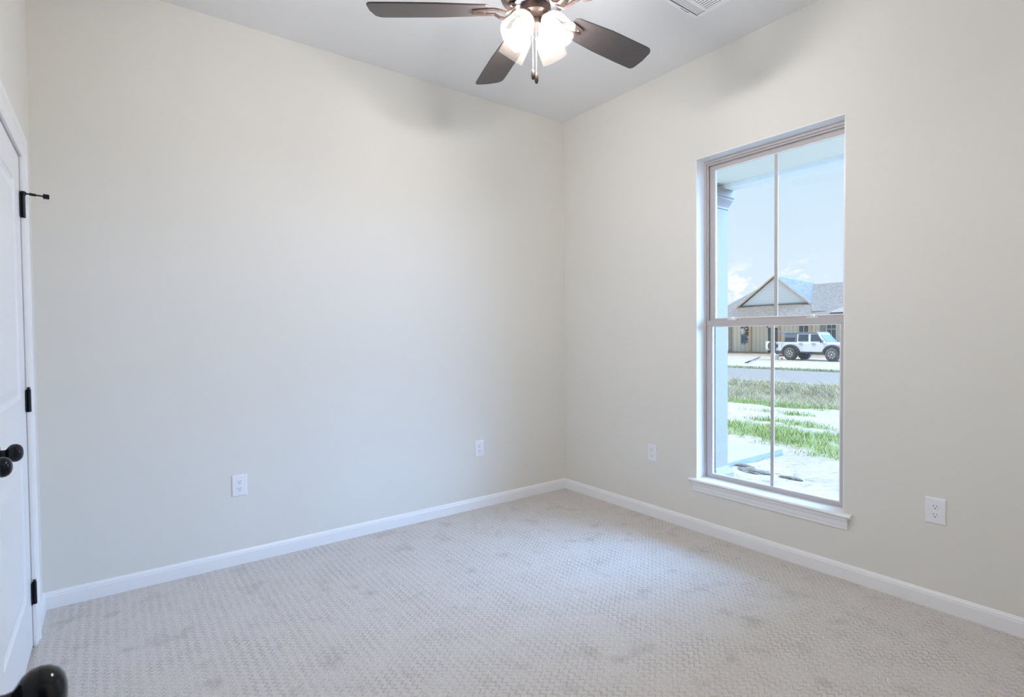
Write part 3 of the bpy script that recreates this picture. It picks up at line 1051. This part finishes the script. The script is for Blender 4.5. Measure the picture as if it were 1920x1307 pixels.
# grass blades (stuff) -------------------------------------------------
def blades(name, label, mt, spots, kindlab):
    me = bpy.data.meshes.new(name)
    v, f = [], []
    for (x, y, z, h, wd, lean) in spots:
        a = random.uniform(0, 2 * math.pi)
        dx, dy = math.cos(a) * wd, math.sin(a) * wd
        b = random.uniform(0, 2 * math.pi)
        lx, ly = math.cos(b) * lean * h, math.sin(b) * lean * h
        k = len(v)
        v += [(x - dx, y - dy, z), (x + dx, y + dy, z), (x - dx * .6 + lx * .4, y - dy * .6 + ly * .4, z + h * .55), (x + dx * .6 + lx * .4, y + dy * .6 + ly * .4, z + h * .55), (x + lx, y + ly, z + h)]
        f += [(k, k + 1, k + 3, k + 2), (k + 2, k + 3, k + 4)]
    me.from_pydata(v, [], f)
    me.materials.append(mt)
    o = bpy.data.objects.new(name, me)
    COL.objects.link(o)
    tag(o, label, kindlab, kind='stuff')
    return o


m_grass = mat('green_grass', (0.30, 0.42, 0.18), 0.7, spec=0.2, build=vary(3, (0.22, 0.27, 0.075), (0.33, 0.36, 0.12), 5))
m_weed = mat('dry_weeds', (0.45, 0.40, 0.30), 0.8, spec=0.2, build=vary(2.2, (0.26, 0.215, 0.15), (0.50, 0.45, 0.27), 6))
sp = []
for _ in range(60000):
    x = random.uniform(3.6, 10.5); y = random.uniform(-1.8, 6)
    a = grass_amt(x, y)
    if 1.8 < x < 4.2 and y > 0.2:
        continue
    if random.random() < (a - 0.25) * 1.3:
        sp.append((x, y, gz(x) - 0.02, random.uniform(0.04, 0.12) * (0.6 + a * 0.8), random.uniform(0.004, 0.009), 0.6))
blades('grass', 'short green grass sprouting in strips on the sand', m_grass, sp, 'grass')
sp = []
for _ in range(60000):
    x = random.triangular(10.5, 16.3, 13.4); y = random.uniform(-3, 14)
    nn = noise.noise(Vector((x * .7, y * .7, 4)))
    sp.append((x, y, gz(x) - 0.03, random.uniform(0.10, 0.30) * (1 + nn * 0.8) * (0.55 if x > 15.4 else 1), random.uniform(0.004, 0.009), 0.9))
blades('weeds', 'dry brown and yellow weeds filling the ditch before the road', m_weed, sp, 'weeds')
m_verge = mat('verge_grass', (0.42, 0.43, 0.22), 0.8, spec=0.2, build=vary(2, (0.20, 0.20, 0.09), (0.28, 0.27, 0.15), 5))
sp = []
for _ in range(9000):
    x = random.uniform(22.6, 25.5); y = random.uniform(2, 22)
    sp.append((x, y, gz(x) - 0.02, random.uniform(0.05, 0.14), random.uniform(0.01, 0.025), 0.7))
blades('verge_grass', 'yellow-green grass verge on the far side of the road', m_verge, sp, 'grass')

# clods of soil near the walkway
m_soil = mat('grey_soil', (0.08, 0.075, 0.06), 0.95, build=vary(12, (0.05, 0.048, 0.04), (0.13, 0.12, 0.10), 5, 0.5, 60))


def mound(name, label, x, y, sx, sy, sz, sd):
    bm = B()
    bmesh.ops.create_icosphere(bm, subdivisions=4, radius=1)
    for v in bm.verts:
        nn = noise.noise(v.co * 2.2 + Vector((sd, 0, 0))) * 0.35 + noise.noise(v.co * 6 + Vector((sd, 3, 0))) * 0.18
        v.co = Vector((v.co.x * sx, v.co.y * sy, v.co.z * sz)) * (1 + nn)
    o = obj(name, bm, m_soil, smooth=True, loc=(x, y, gz(x) + 0.0))
    tag(o, label, 'soil mound', 'lumps of grey soil in the sand')


mound('soil_mound', 'grey crumbly soil mound beside the column base, the bigger one', 2.88, -0.05, 0.09, 0.20, 0.035, 1)
mound('soil_mound', 'small grey soil lump against the edge of the concrete walk', 3.02, 0.14, 0.05, 0.13, 0.03, 5)
mound('soil_mound', 'flat grey soil lump low in the right lower pane', 2.93, -0.45, 0.05, 0.12, 0.02, 9)

# ------------------------------------------------------------------ house across the road
HX = 44.0
m_siding = mat('beige_board_siding', (0.62, 0.58, 0.48), 0.8)
_n = NT(m_siding.node_tree); _p = m_siding.node_tree.nodes['Principled BSDF']
_tc = _n.n('ShaderNodeTexCoord').outputs['Object']
_wv = _n.n('ShaderNodeTexWave', wave_type='BANDS', bands_direction='Y', inp={0: _tc, 'Scale': 0.85, 'Distortion': 0.0})
_c = _n.ramp(_wv.outputs[0], [(0.02, (0.66, 0.60, 0.48)), (0.12, (0.90, 0.83, 0.68))])
m_siding.node_tree.links.new(_c, _p.inputs['Base Color'])
m_shingle = mat('grey_shingles', (0.34, 0.36, 0.39), 0.95, spec=0.1, build=vary(5, (0.15, 0.143, 0.135), (0.225, 0.22, 0.21), 7, 0.3, 25))
m_gable = mat('white_lap_siding', (0.8, 0.8, 0.8), 0.7)
_n = NT(m_gable.node_tree); _p = m_gable.node_tree.nodes['Principled BSDF']
_tc = _n.n('ShaderNodeTexCoord').outputs['Object']
_wv = _n.n('ShaderNodeTexWave', wave_type='BANDS', bands_direction='Z', wave_profile='SAW', inp={0: _tc, 'Scale': 1.6})
_c = _n.ramp(_wv.outputs[0], [(0.0, (0.70, 0.70, 0.70)), (0.25, (0.86, 0.86, 0.85))])
m_gable.node_tree.links.new(_c, _p.inputs['Base Color'])
m_cedar = mat('cedar_post', (0.62, 0.42, 0.26), 0.8, build=vary(4, (0.56, 0.38, 0.24), (0.70, 0.49, 0.31), 5))
m_housebrick = mat('grey_brown_brick', (0.42, 0.38, 0.35), 0.9, build=vary(7, (0.34, 0.31, 0.29), (0.50, 0.45, 0.41), 5, 0.4, 30))
m_dark = mat('dark_window_glass', (0.09, 0.14, 0.14), 0.15, build=vary(2, (0.07, 0.11, 0.11), (0.12, 0.18, 0.17), 3))
m_housetrim = mat('house_trim', (0.80, 0.80, 0.78), 0.6, build=vary(2, (0.78, 0.78, 0.76), (0.82, 0.82, 0.80), 2))

hs = thing('house', 'beige house under construction with grey shingled roof and white front gable', 'house', (HX, 18, -0.38))


def hb(bm, x0, x1, y0, y1, z0, z1):
    box(bm, (x0 - HX, y0 - 18, z0 + 0.38), (x1 - HX, y1 - 18, z1 + 0.38))


def HV(x, y, z):
    return Vector((x - HX, y - 18, z + 0.38))


bm = B(); hb(bm, 41.9, 54, 5, 25.6, -0.55, -0.38); obj('foundation', bm, m_concrete, hs)
bm = B(); hb(bm, HX, 53.5, 5.2, 25.36, -0.38, 2.75); obj('wall', bm, m_siding, hs)
for ya, yb in ((16.78, 17.25), (25.14, 25.5)):
    bm = B(); hb(bm, HX - 0.10, HX, ya, yb, -0.38, 2.7); obj('brick_pier', bm, m_housebrick, hs)


def house_window(y0, y1, z0, z1, mun=True):
    bm = B()
    hb(bm, HX - 0.07, HX - 0.002, y0 - 0.09, y0, z0 - 0.09, z1 + 0.09); hb(bm, HX - 0.07, HX - 0.002, y1, y1 + 0.09, z0 - 0.09, z1 + 0.09)
    hb(bm, HX - 0.07, HX - 0.002, y0, y1, z0 - 0.09, z0); hb(bm, HX - 0.07, HX - 0.002, y0, y1, z1, z1 + 0.09)
    if mun:
        hb(bm, HX - 0.06, HX - 0.03, y0, y1, (z0 + z1) / 2 + 0.2, (z0 + z1) / 2 + 0.25)
        hb(bm, HX - 0.06, HX - 0.03, (y0 + y1) / 2 - 0.02, (y0 + y1) / 2 + 0.02, z0, z1)
    o = obj('window', bm, m_housetrim, hs)
    bm = B(); hb(bm, HX - 0.035, HX - 0.001, y0, y1, z0, z1); obj('pane', bm, m_dark, o)


house_window(23.40, 24.25, 0.45, 2.10)
house_window(18.20, 18.95, 1.28, 2.15)
house_window(16.05, 16.72, 0.55, 2.20)
bm = B(); hb(bm, HX - 0.06, HX - 0.002, 20.73, 21.65, -0.38, 1.80); dr = obj('entry_door', bm, m_dark, hs)
bm = B(); hb(bm, HX - 0.08, HX - 0.002, 20.61, 20.73, -0.38, 1.9); hb(bm, HX - 0.08, HX - 0.002, 21.65, 21.77, -0.38, 1.9); hb(bm, HX - 0.08, HX - 0.002, 20.61, 21.77, 1.8, 1.9)
obj('door_trim', bm, m_housetrim, dr)
for y in (22.62, 20.00, 17.45, 14.9):
    bm = B(); hb(bm, 42.6, 42.78, y - 0.10, y + 0.10, -0.38, 2.42)
    obj('porch_post', bm, m_cedar, hs, bevel=0.01)
bm = B(); hb(bm, 42.5, 42.85, 14.4, 25.4, 2.35, 2.62); hb(bm, 42.0, 44, 14.4, 25.4, 2.58, 2.66); obj('porch_beam', bm, m_housetrim, hs)


def slab_poly(bm, pts, th=0.10):
    top = [bm.verts.new(HV(*q)) for q in pts]
    bot = [bm.verts.new(HV(q[0], q[1], q[2] - th)) for q in pts]
    n_ = len(pts)
    bm.faces.new(top); bm.faces.new(list(reversed(bot)))
    for k in range(n_):
        bm.faces.new((top[k], bot[k], bot[(k + 1) % n_], top[(k + 1) % n_]))


SLP = 0.70
ex, ez = 41.8, 2.62


def rz(x):
    return ez + SLP * (x - ex)


# main hipped roof: front plane, right part, left hip, back
bm = B()
rx = 45.95
slab_poly(bm, [(ex, 27.05, rz(ex)), (ex, 3.0, rz(ex)), (rx, 5.0, rz(rx)), (rx, 23.64, rz(rx))])
slab_poly(bm, [(ex, 27.05, rz(ex)), (rx, 23.64, rz(rx)), (54.0, 27.05, rz(ex))])
slab_poly(bm, [(rx, 23.64, rz(rx)), (rx, 5.0, rz(rx)), (54.0, 3.0, rz(ex)), (54.0, 27.05, rz(ex))])
obj('main_roof', bm, m_shingle, hs)
# front gable and its roof
gy0, gy1, gya, gx_ = 17.85, 24.15, 20.83, 43.55
gzb, gza = 3.84, 6.34
bm = B(); prism(bm, [(gy1 - 0.25, gzb), (gy0 + 0.25, gzb), (gya, gza - 0.16)], gx_, gx_ + 0.12, lambda p, t: HV(t, p[0], p[1]))
obj('gable_wall', bm, m_gable, hs)
bm = B(); prism(bm, [(gy1 + 0.05, gzb - 0.16), (gy0 - 0.05, gzb - 0.16), (gy0 - 0.05, gzb), (gy1 + 0.05, gzb)], gx_ - 0.20, gx_ + 0.1, lambda p, t: HV(t, p[0], p[1]))
obj('gable_ledge', bm, m_shingle, hs)
sr = (gza - gzb) / (gya - gy0)
bm = B()
slab_poly(bm, [(gx_ - 0.25, gya, gza), (gx_ - 0.25, gy0 - 0.15, gza - sr * (gya - gy0 + 0.15)), (46.1, 18.7, 5.62), (48.6, gya, gza - 0.02)], 0.10)
slab_poly(bm, [(gx_ - 0.25, gy0 - 0.15, gza - sr * (gya - gy0 + 0.15)), (42.30, 17.15, 3.04), (42.36, 16.2, 3.06), (46.1, 18.7, 5.62)], 0.06)
obj('gable_roof', bm, m_shingle, hs)
sl_ = (gza - gzb) / (gy1 - gya)
bm = B()
slab_poly(bm, [(gx_ - 0.25, gya, gza), (47.2, gya, gza), (47.2, gy1 + 0.15, gza - sl_ * (gy1 - gya + 0.15)), (gx_ - 0.25, gy1 + 0.15, gza - sl_ * (gy1 - gya + 0.15))], 0.12)
obj('gable_roof', bm, m_shingle, hs)
bm = B()
for ya, yb, sg in ((gya, gy0 - 0.12, sr), (gya, gy1 + 0.12, sl_)):
    za, zb2 = gza - 0.02, gza - sg * abs(yb - gya) - 0.02
    slab_poly(bm, [(gx_ - 0.28, ya, za), (gx_ - 0.24, ya, za), (gx_ - 0.24, yb, zb2), (gx_ - 0.28, yb, zb2)], 0.13)
obj('rake_trim', bm, m_cedar, hs)
# small second gable to the right
bm = B()
prism(bm, [(15.75, 2.88), (12.2, 2.88), (13.98, 3.52)], 41.9, 43.2, lambda p, t: HV(t, p[0], p[1]))
obj('dormer', bm, m_gable, hs)

# ------------------------------------------------------------------ off-road car
m_carwhite = mat('white_car_paint', (0.84, 0.86, 0.88), 0.25, build=vary(3, (0.83, 0.85, 0.87), (0.85, 0.87, 0.89), 2))
m_cartop = mat('grey_hardtop', (0.16, 0.18, 0.22), 0.5, build=vary(3, (0.15, 0.17, 0.21), (0.18, 0.20, 0.24), 2))
m_carblack = mat('black_car_plastic', (0.05, 0.06, 0.075), 0.6, build=vary(4, (0.045, 0.055, 0.07), (0.06, 0.07, 0.085), 3))
m_cargl = mat('tinted_car_glass', (0.07, 0.09, 0.12), 0.4, 0.0, 0.12, build=vary(2, (0.06, 0.08, 0.11), (0.09, 0.11, 0.14), 2))
m_tyre = mat('tyre_rubber', (0.10, 0.10, 0.10), 0.9, build=vary(10, (0.09, 0.09, 0.09), (0.16, 0.155, 0.15), 3, 0.4, 40))
m_rim = mat('alloy_rim', (0.75, 0.77, 0.80), 0.25, 0.9, build=vary(4, (0.73, 0.75, 0.78), (0.77, 0.79, 0.82), 2))
ang = math.atan2(-2.94, -0.40)
carp = Vector((35.03, 13.92, gz(35.0) - 0.01)) + Vector((0.99, -0.13, 0)) * 0.80
car = thing('car', 'white four-door off-road car with big black tyres parked on the far lot', 'car', carp, (0, 0, ang))
# local: +X forward, +Y left; camera sees the right side (-Y)
WB = 2.95
SIDE = [(-2.02, 0.62), (-2.06, 1.22), (1.05, 1.24), (1.12, 1.22), (2.02, 1.16), (2.10, 0.95), (2.08, 0.72), (1.95, 0.70), (0.85, 0.62), (0.80, 0.60), (-0.95, 0.60), (-1.9, 0.62)]
bm = B(); prism(bm, SIDE, -0.74, 0.74, lambda p, t: Vector((p[0], t, p[1])))
obj('body', bm, m_carwhite, car, bevel=0.03)
bm = B()
prism(bm, [(-2.04, 1.22), (-2.0, 1.80), (-1.92, 1.86), (0.30, 1.88), (0.42, 1.84), (0.95, 1.23)], -0.68, 0.68, lambda p, t: Vector((p[0], t * (1 if p[1] < 1.5 else 0.92), p[1])))
obj('cabin', bm, m_carwhite, car, bevel=0.02)
bm = B()
prism(bm, [(-2.05, 1.84), (-2.02, 1.92), (-1.9, 1.95), (0.25, 1.95), (0.42, 1.88), (0.40, 1.85)], -0.66, 0.66, lambda p, t: Vector((p[0], t, p[1])))
prism(bm, [(-2.06, 1.27), (-2.02, 1.86), (-1.12, 1.87), (-1.10, 1.27)], -0.70, 0.70, lambda p, t: Vector((p[0], t * (1 if p[1] < 1.5 else 0.93), p[1])))
obj('hardtop', bm, m_cartop, car, bevel=0.02)
for s in (-1, 1):
    for (a0, a1, b0, b1) in ((-1.98, -1.22, -1.95, -1.24), (-1.00, -0.28, -0.98, -0.30), (-0.10, 0.72, -0.10, 0.36)):
        bm = B()
        v = [Vector((a0, s * 0.705, 1.33)), Vector((a1, s * 0.705, 1.33)), Vector((b1, s * 0.648, 1.80)), Vector((b0, s * 0.648, 1.80))]
        A = [bm.verts.new(q) for q in v]; C = [bm.verts.new(q - Vector((0, s * 0.03, 0))) for q in v]
        bm.faces.new(A); bm.faces.new(list(reversed(C)))
        for k in range(4):
            bm.faces.new((A[k], A[(k + 1) % 4], C[(k + 1) % 4], C[k]))
        obj('side_window', bm, m_cargl, car)
    for xa in (-0.90, 0.0):
        bm = B(); box(bm, (xa, s * 0.74, 1.14), (xa + 0.26, s * 0.765, 1.18)); obj('door_handle', bm, m_carblack, car)
    bm = B(); box(bm, (0.72, s * 0.74, 1.22), (0.82, s * 0.98, 1.44)); obj('side_mirror', bm, m_carblack, car, bevel=0.02)
    for wx in (-WB / 2, WB / 2):
        bm = B()
        outer = [(wx + 0.66 * math.cos(a), 0.50 + 0.60 * math.sin(a)) for a in [math.pi * k / 12 for k in range(13)]]
        inner = [(wx + 0.50 * math.cos(a), 0.48 + 0.47 * math.sin(a)) for a in [math.pi * k / 12 for k in reversed(range(13))]]
        prism(bm, outer + inner, s * 0.70, s * 0.93, lambda p, t: Vector((p[0], t, p[1])))
        obj('fender_flare', bm, m_carblack, car, bevel=0.01)
    bm = B(); box(bm, (-0.95, s * 0.66, 0.50), (0.90, s * 0.80, 0.60)); obj('rock_rail', bm, m_carblack, car, bevel=0.01)
bm = B()
v = [Vector((0.98, -0.60, 1.25)), Vector((0.98, 0.60, 1.25)), Vector((0.50, 0.54, 1.80)), Vector((0.50, -0.54, 1.80))]
A = [bm.verts.new(q) for q in v]; C = [bm.verts.new(q - Vector((0.04, 0, 0.03))) for q in v]
bm.faces.new(A); bm.faces.new(list(reversed(C)))
for k in range(4):
    bm.faces.new((A[k], A[(k + 1) % 4], C[(k + 1) % 4], C[k]))
obj('windshield', bm, m_cargl, car)
bm = B(); box(bm, (2.10, -0.75, 0.58), (2.38, 0.75, 0.80)); obj('front_bumper', bm, m_carblack, car, bevel=0.02)
bm = B(); box(bm, (2.06, -0.55, 0.80), (2.13, 0.55, 1.12)); obj('grille', bm, m_carblack, car, bevel=0.01)
bm = B(); box(bm, (-2.22, -0.72, 0.55), (-2.03, 0.72, 0.74)); obj('rear_bumper', bm, m_carblack, car, bevel=0.02)
# open rear glass and swung open tailgate with the spare wheel
bm = B(); box(bm, (-0.72, -0.60, -0.012), (0.0, 0.60, 0.012), Matrix.Translation((-2.03, 0, 1.90)) @ Matrix.Rotation(R(9), 4, 'Y'))
obj('rear_glass_hatch', bm, m_cargl, car)
bm = B()
box(bm, (-2.70, -0.72, 1.15), (-2.06, -0.66, 1.27)); box(bm, (-2.70, -0.72, 0.66), (-2.06, -0.66, 0.78))
box(bm, (-2.18, -0.72, 0.66), (-2.06, -0.66, 1.27)); box(bm, (-2.70, -0.72, 0.66), (-2.60, -0.66, 1.27)); box(bm, (-2.50, -0.71, 0.78), (-2.24, -0.67, 1.15))
tg = obj('tailgate', bm, m_carwhite, car, bevel=0.01)


def wheel(bmt, bmr, cx, y0, y1, zc, r):
    s = 1 if y1 > y0 else -1
    wdt = abs(y1 - y0)
    o, ax = (cx, y0, zc), (0, s, 0)
    lathe(bmt, [(r * 0.60, 0.0), (r * 0.90, 0.0), (r * 0.985, 0.03), (r, 0.07), (r, wdt - 0.07), (r * 0.985, wdt - 0.03), (r * 0.90, wdt), (r * 0.60, wdt)], o, ax, 40, True)
    lathe(bmr, [(0.0, wdt - 0.04), (0.05, wdt - 0.02), (0.06, wdt + 0.004), (0.0, wdt + 0.004)], o, ax, 12, False)
    for k in range(8):
        a = 2 * math.pi * k / 8 + 0.3
        d = Vector((math.cos(a), 0, math.sin(a)))
        t = Vector((-math.sin(a), 0, math.cos(a)))
        yy = y0 + s * (wdt + 0.003)
        P = [Vector((cx, yy, zc)) + d * ra + t * tb for ra, tb in ((r * 0.30, -0.018), (r * 0.30, 0.018), (r * 0.52, 0.045), (r * 0.52, -0.045))]
        bmr.faces.new([bmr.verts.new(q) for q in P])


for s in (-1, 1):
    for wx in (-WB / 2, WB / 2):
        bmt, bmr = B(), B()
        wheel(bmt, bmr, wx, s * 0.64, s * 0.94, 0.455, 0.465)
        wo = obj('wheel', bmt, m_tyre, car, True)
        obj('rim', bmr, m_rim, wo)
bmt, bmr = B(), B()
wheel(bmt, bmr, -2.95, -0.55, -0.80, 0.98, 0.36)
wo = obj('spare_wheel', bmt, m_tyre, tg, True)
bmr.free()
bm = B(); tube(bm, [(-2.62, -0.70, 0.95), (-2.95, -0.70, 0.95)], 0.05, 10); obj('spare_carrier', bm, m_carblack, tg)
for wx in (-WB / 2, WB / 2):
    bm = B(); tube(bm, [(wx, -0.7, 0.45), (wx, 0.7, 0.45)], 0.06, 10); obj('axle', bm, m_carblack, car)

# buckets, jug and tool box near the rear of the car
m_bucket = mat('white_bucket', (0.80, 0.83, 0.86), 0.4, build=vary(3, (0.78, 0.81, 0.84), (0.82, 0.85, 0.88), 2))
m_orange = mat('orange_plastic', (0.75, 0.42, 0.34), 0.5, build=vary(3, (0.72, 0.40, 0.32), (0.78, 0.44, 0.36), 2))


def bucket(x, y, h, r, label, mt=None, group='pails on the ground behind the car'):
    e = thing('bucket', label, 'bucket', (x, y, gz(x) - 0.01), group=group)
    bm = B(); lathe(bm, [(0.0, 0.0), (r * 0.86, 0.0), (r * 0.9, h * 0.02), (r, h * 0.92), (r * 1.05, h * 0.93), (r * 1.05, h), (0.0, h)], (0, 0, 0), (0, 0, 1), 24, False)
    obj('pail', bm, mt or m_bucket, e, True)
    bm = B(); tube(bm, [(-r, 0, h * 0.9), (-r * 0.7, r * 0.5, h * 0.75), (0, r * 1.15, h * 0.65), (r * 0.7, r * 0.5, h * 0.75), (r, 0, h * 0.9)], 0.006, 6)
    obj('handle', bm, m_carblack, e)


bucket(35.4, 16.45, 0.38, 0.16, 'white bucket nearest the rear wheel of the parked car')
bucket(36.4, 17.25, 0.42, 0.17, 'white bucket beside the window grid bar, left of the other bucket')
bucket(35.1, 15.95, 0.16, 0.09, 'small orange pail at the foot of the rear tyre', m_orange)
tb = thing('utility_trailer', 'low white utility trailer standing left of the parked car', 'trailer', (40.3, 19.0, gz(40.3)))
bm = B(); box(bm, (-0.7, -1.3, 0.45), (0.7, 0.55, 0.52)); box(bm, (-0.7, 0.49, 0.52), (0.7, 0.55, 1.15)); box(bm, (-0.7, -1.3, 0.52), (-0.66, 0.55, 0.62)); box(bm, (0.66, -1.3, 0.52), (0.7, 0.55, 0.62))
obj('bed', bm, m_bucket, tb, bevel=0.01)
bmt, bmr = B(), B()
wheel(bmt, bmr, 0.0, 0.0, -0.2, 0.30, 0.30)
bmr.free()
for v in bmt.verts:
    v.co = Vector((v.co.y - 0.72, v.co.x - 0.3, v.co.z))
obj('wheel', bmt, m_tyre, tb, True)
bmt = B(); lathe(bmt, [(0.18, 0), (0.28, 0), (0.3, 0.03), (0.3, 0.17), (0.28, 0.2), (0.18, 0.2)], (0.72, -0.3, 0.30), (1, 0, 0), 28)
obj('wheel', bmt, m_tyre, tb, True)
# lumber lying in the far yard
m_lumber = mat('weathered_lumber', (0.05, 0.045, 0.04), 0.9, build=vary(3, (0.04, 0.036, 0.032), (0.06, 0.055, 0.05), 4))
bm = B()
a, c = Vector((28.6, 14.75, gz(28.6) + 0.12)), Vector((37.6, 18.9, gz(37.6) + 0.06))
tube(bm, [a, c], 0.03, 8)
tube(bm, [a + Vector((-0.12, 0.14, -0.05)), a + Vector((0.10, -0.14, 0.07))], 0.035, 6)
tube(bm, [a + Vector((0.12, 0.10, -0.05)), a + Vector((-0.08, -0.13, 0.07))], 0.035, 6)
tag(obj('fallen_pole', bm, m_lumber), 'thin grey pole lying slantwise across the far sandy lot', 'pole')

# ------------------------------------------------------------------ ladder and worker
m_alu = mat('aluminium', (0.72, 0.75, 0.78), 0.35, 0.6, build=vary(4, (0.70, 0.73, 0.76), (0.74, 0.77, 0.80), 2))
LX, LY, LZ = 43.3, 23.52, -0.38
ld = thing('step_ladder', 'aluminium step ladder standing before the dark window of the far house', 'ladder', (LX, LY, LZ))
bm = B()
for s in (-1, 1):
    tube(bm, [(0.12 + 0.0, s * 0.28, 0.0), (0.30, s * 0.17, 1.45)], 0.022, 6)
for k in range(4):
    t = 0.2 + k * 0.24
    box(bm, (0.12 + 0.18 * t - 0.05, -0.28 + 0.11 * t, 1.45 * t - 0.015), (0.12 + 0.18 * t + 0.05, 0.28 - 0.11 * t, 1.45 * t + 0.015))
box(bm, (0.22, -0.18, 1.44), (0.42, 0.18, 1.47))
obj('front_rails', bm, m_alu, ld)
bm = B()
for s in (-1, 1):
    tube(bm, [(0.66, s * 0.28, 0.0), (0.36, s * 0.17, 1.45)], 0.018, 6)
box(bm, (0.50, -0.23, 0.6), (0.54, 0.23, 0.63))
obj('back_rails', bm, m_alu, ld)

m_skin = mat('skin', (0.45, 0.28, 0.20), 0.6, build=vary(5, (0.43, 0.27, 0.19), (0.48, 0.30, 0.22), 2))
m_shirt = mat('white_shirt', (0.82, 0.84, 0.87), 0.9, build=vary(8, (0.78, 0.80, 0.83), (0.86, 0.88, 0.91), 3))
m_jeans = mat('blue_jeans', (0.16, 0.22, 0.32), 0.9, build=vary(8, (0.12, 0.17, 0.26), (0.20, 0.27, 0.38), 3))
m_hair = mat('dark_hair', (0.04, 0.035, 0.03), 0.8, build=vary(20, (0.03, 0.028, 0.025), (0.06, 0.05, 0.045), 3))


def skin_obj(name, joints, edges, m, parent, root=0, sub=2):
    me = bpy.data.meshes.new(name)
    me.from_pydata([j[0] for j in joints], edges, [])
    me.materials.append(m)
    o = bpy.data.objects.new(name, me)
    COL.objects.link(o)
    o.parent = parent
    sk = o.modifiers.new('skin', 'SKIN')
    sk.use_smooth_shade = True
    for i, j in enumerate(joints):
        sv = me.skin_vertices[0].data[i]
        sv.radius = j[1] if isinstance(j[1], tuple) else (j[1], j[1])
        sv.use_root = (i == root)
    ss = o.modifiers.new('sub', 'SUBSURF')
    ss.levels = sub
    ss.render_levels = sub
    return o


# worker faces the house (+x), standing on the third step, body leaning to the right of the photo (-y)
pr = thing('person', 'person in a white t-shirt and blue jeans working up on the step ladder', 'person', (LX + 0.14, LY + 0.22, LZ + 0.66))
J = [((0, 0.00, 0.93), (0.13, 0.11)),      # 0 pelvis
     ((0, 0.00, 1.12), (0.14, 0.11)),      # 1 waist
     ((0.02, -0.03, 1.34), (0.16, 0.12)),  # 2 chest
     ((0.03, -0.05, 1.46), (0.08, 0.08)),  # 3 neck base
     ((0.04, -0.06, 1.53), (0.055, 0.055)),  # 4 neck
     ((0.06, -0.07, 1.62), (0.080, 0.090)),  # 5 head low
     ((0.06, -0.08, 1.71), (0.085, 0.095)),  # 6 head
     ((0.03, 0.16, 1.41), 0.062), ((0.12, 0.26, 1.20), 0.047), ((0.28, 0.20, 1.10), 0.036), ((0.34, 0.18, 1.10), 0.032),   # 7-10 left arm
     ((0.03, -0.22, 1.43), 0.062), ((0.20, -0.38, 1.52), 0.047), ((0.38, -0.42, 1.66), 0.036), ((0.44, -0.43, 1.71), 0.032),  # 11-14 right arm
     ((0, 0.10, 0.86), 0.098), ((0.05, 0.13, 0.48), 0.066), ((0.0, 0.12, 0.10), 0.042), ((0.0, 0.12, 0.04), 0.045), ((0.16, 0.13, 0.03), 0.035),   # 15-19 left leg
     ((0, -0.10, 0.86), 0.098), ((0.06, -0.11, 0.48), 0.066), ((0.0, -0.10, 0.10), 0.042), ((0.0, -0.10, 0.04), 0.045), ((0.16, -0.11, 0.03), 0.035)]
E_ = [(0, 1), (1, 2), (2, 3), (3, 4), (4, 5), (5, 6), (3, 7), (7, 8), (8, 9), (9, 10), (3, 11), (11, 12), (12, 13), (13, 14),
      (0, 15), (15, 16), (16, 17), (17, 18), (18, 19), (0, 20), (20, 21), (21, 22), (22, 23), (23, 24)]
# fingers and thumb on each hand
for wrist, tip in ((10, Vector((0.06, -0.01, 0.01))), (14, Vector((0.05, -0.01, 0.05)))):
    base = Vector(J[wrist][0])
    for k, (off, ln) in enumerate(((-0.030, 0.9), (-0.010, 1.1), (0.010, 1.0), (0.030, 0.8))):
        i0 = len(J)
        J.append((tuple(base + tip * 0.9 + Vector((0, off, 0))), 0.010)); E_.append((wrist, i0))
        J.append((tuple(base + tip * (0.9 + ln * 0.9) + Vector((0, off * 1.1, -0.01))), 0.008)); E_.append((i0, i0 + 1))
    i0 = len(J)
    J.append((tuple(base + tip * 0.5 + Vector((0, 0.045, 0.01))), 0.011)); E_.append((wrist, i0))
skin_obj('body', J, E_, m_skin, pr)
TS = [((0, 0.00, 0.90), (0.19, 0.15)), ((0, 0.00, 1.12), (0.20, 0.15)), ((0.02, -0.03, 1.33), (0.22, 0.155)), ((0.03, -0.05, 1.47), (0.09, 0.09)),
      ((0.03, 0.17, 1.41), 0.085), ((0.09, 0.24, 1.27), 0.068), ((0.03, -0.23, 1.43), 0.085), ((0.14, -0.33, 1.48), 0.068)]
skin_obj('shirt', TS, [(0, 1), (1, 2), (2, 3), (3, 4), (4, 5), (3, 6), (6, 7)], m_shirt, pr)
JN = [((0, 0.0, 0.95), (0.150, 0.125)), ((0, 0.10, 0.85), 0.118), ((0.05, 0.13, 0.48), 0.088), ((0.0, 0.12, 0.10), 0.068),
      ((0, -0.10, 0.85), 0.118), ((0.06, -0.11, 0.48), 0.088), ((0.0, -0.10, 0.10), 0.068)]
skin_obj('jeans', JN, [(0, 1), (1, 2), (2, 3), (0, 4), (4, 5), (5, 6)], m_jeans, pr)
bm = B(); ball(bm, (0.035, -0.085, 1.73), 0.105, 20, 12, (0.95, 0.86, 0.95))
obj('hair', bm, m_hair, pr, True)
for ye in (-0.055, -0.105):
    bm = B(); ball(bm, (0.150, ye, 1.68), 0.010, 8, 6); obj('eye', bm, m_hair, pr)
bm = B()
prism(bm, [(0.140, 1.67), (0.172, 1.635), (0.140, 1.630)], -0.092, -0.068, lambda p, t: Vector((p[0], t, p[1])))
obj('nose', bm, m_skin, pr)
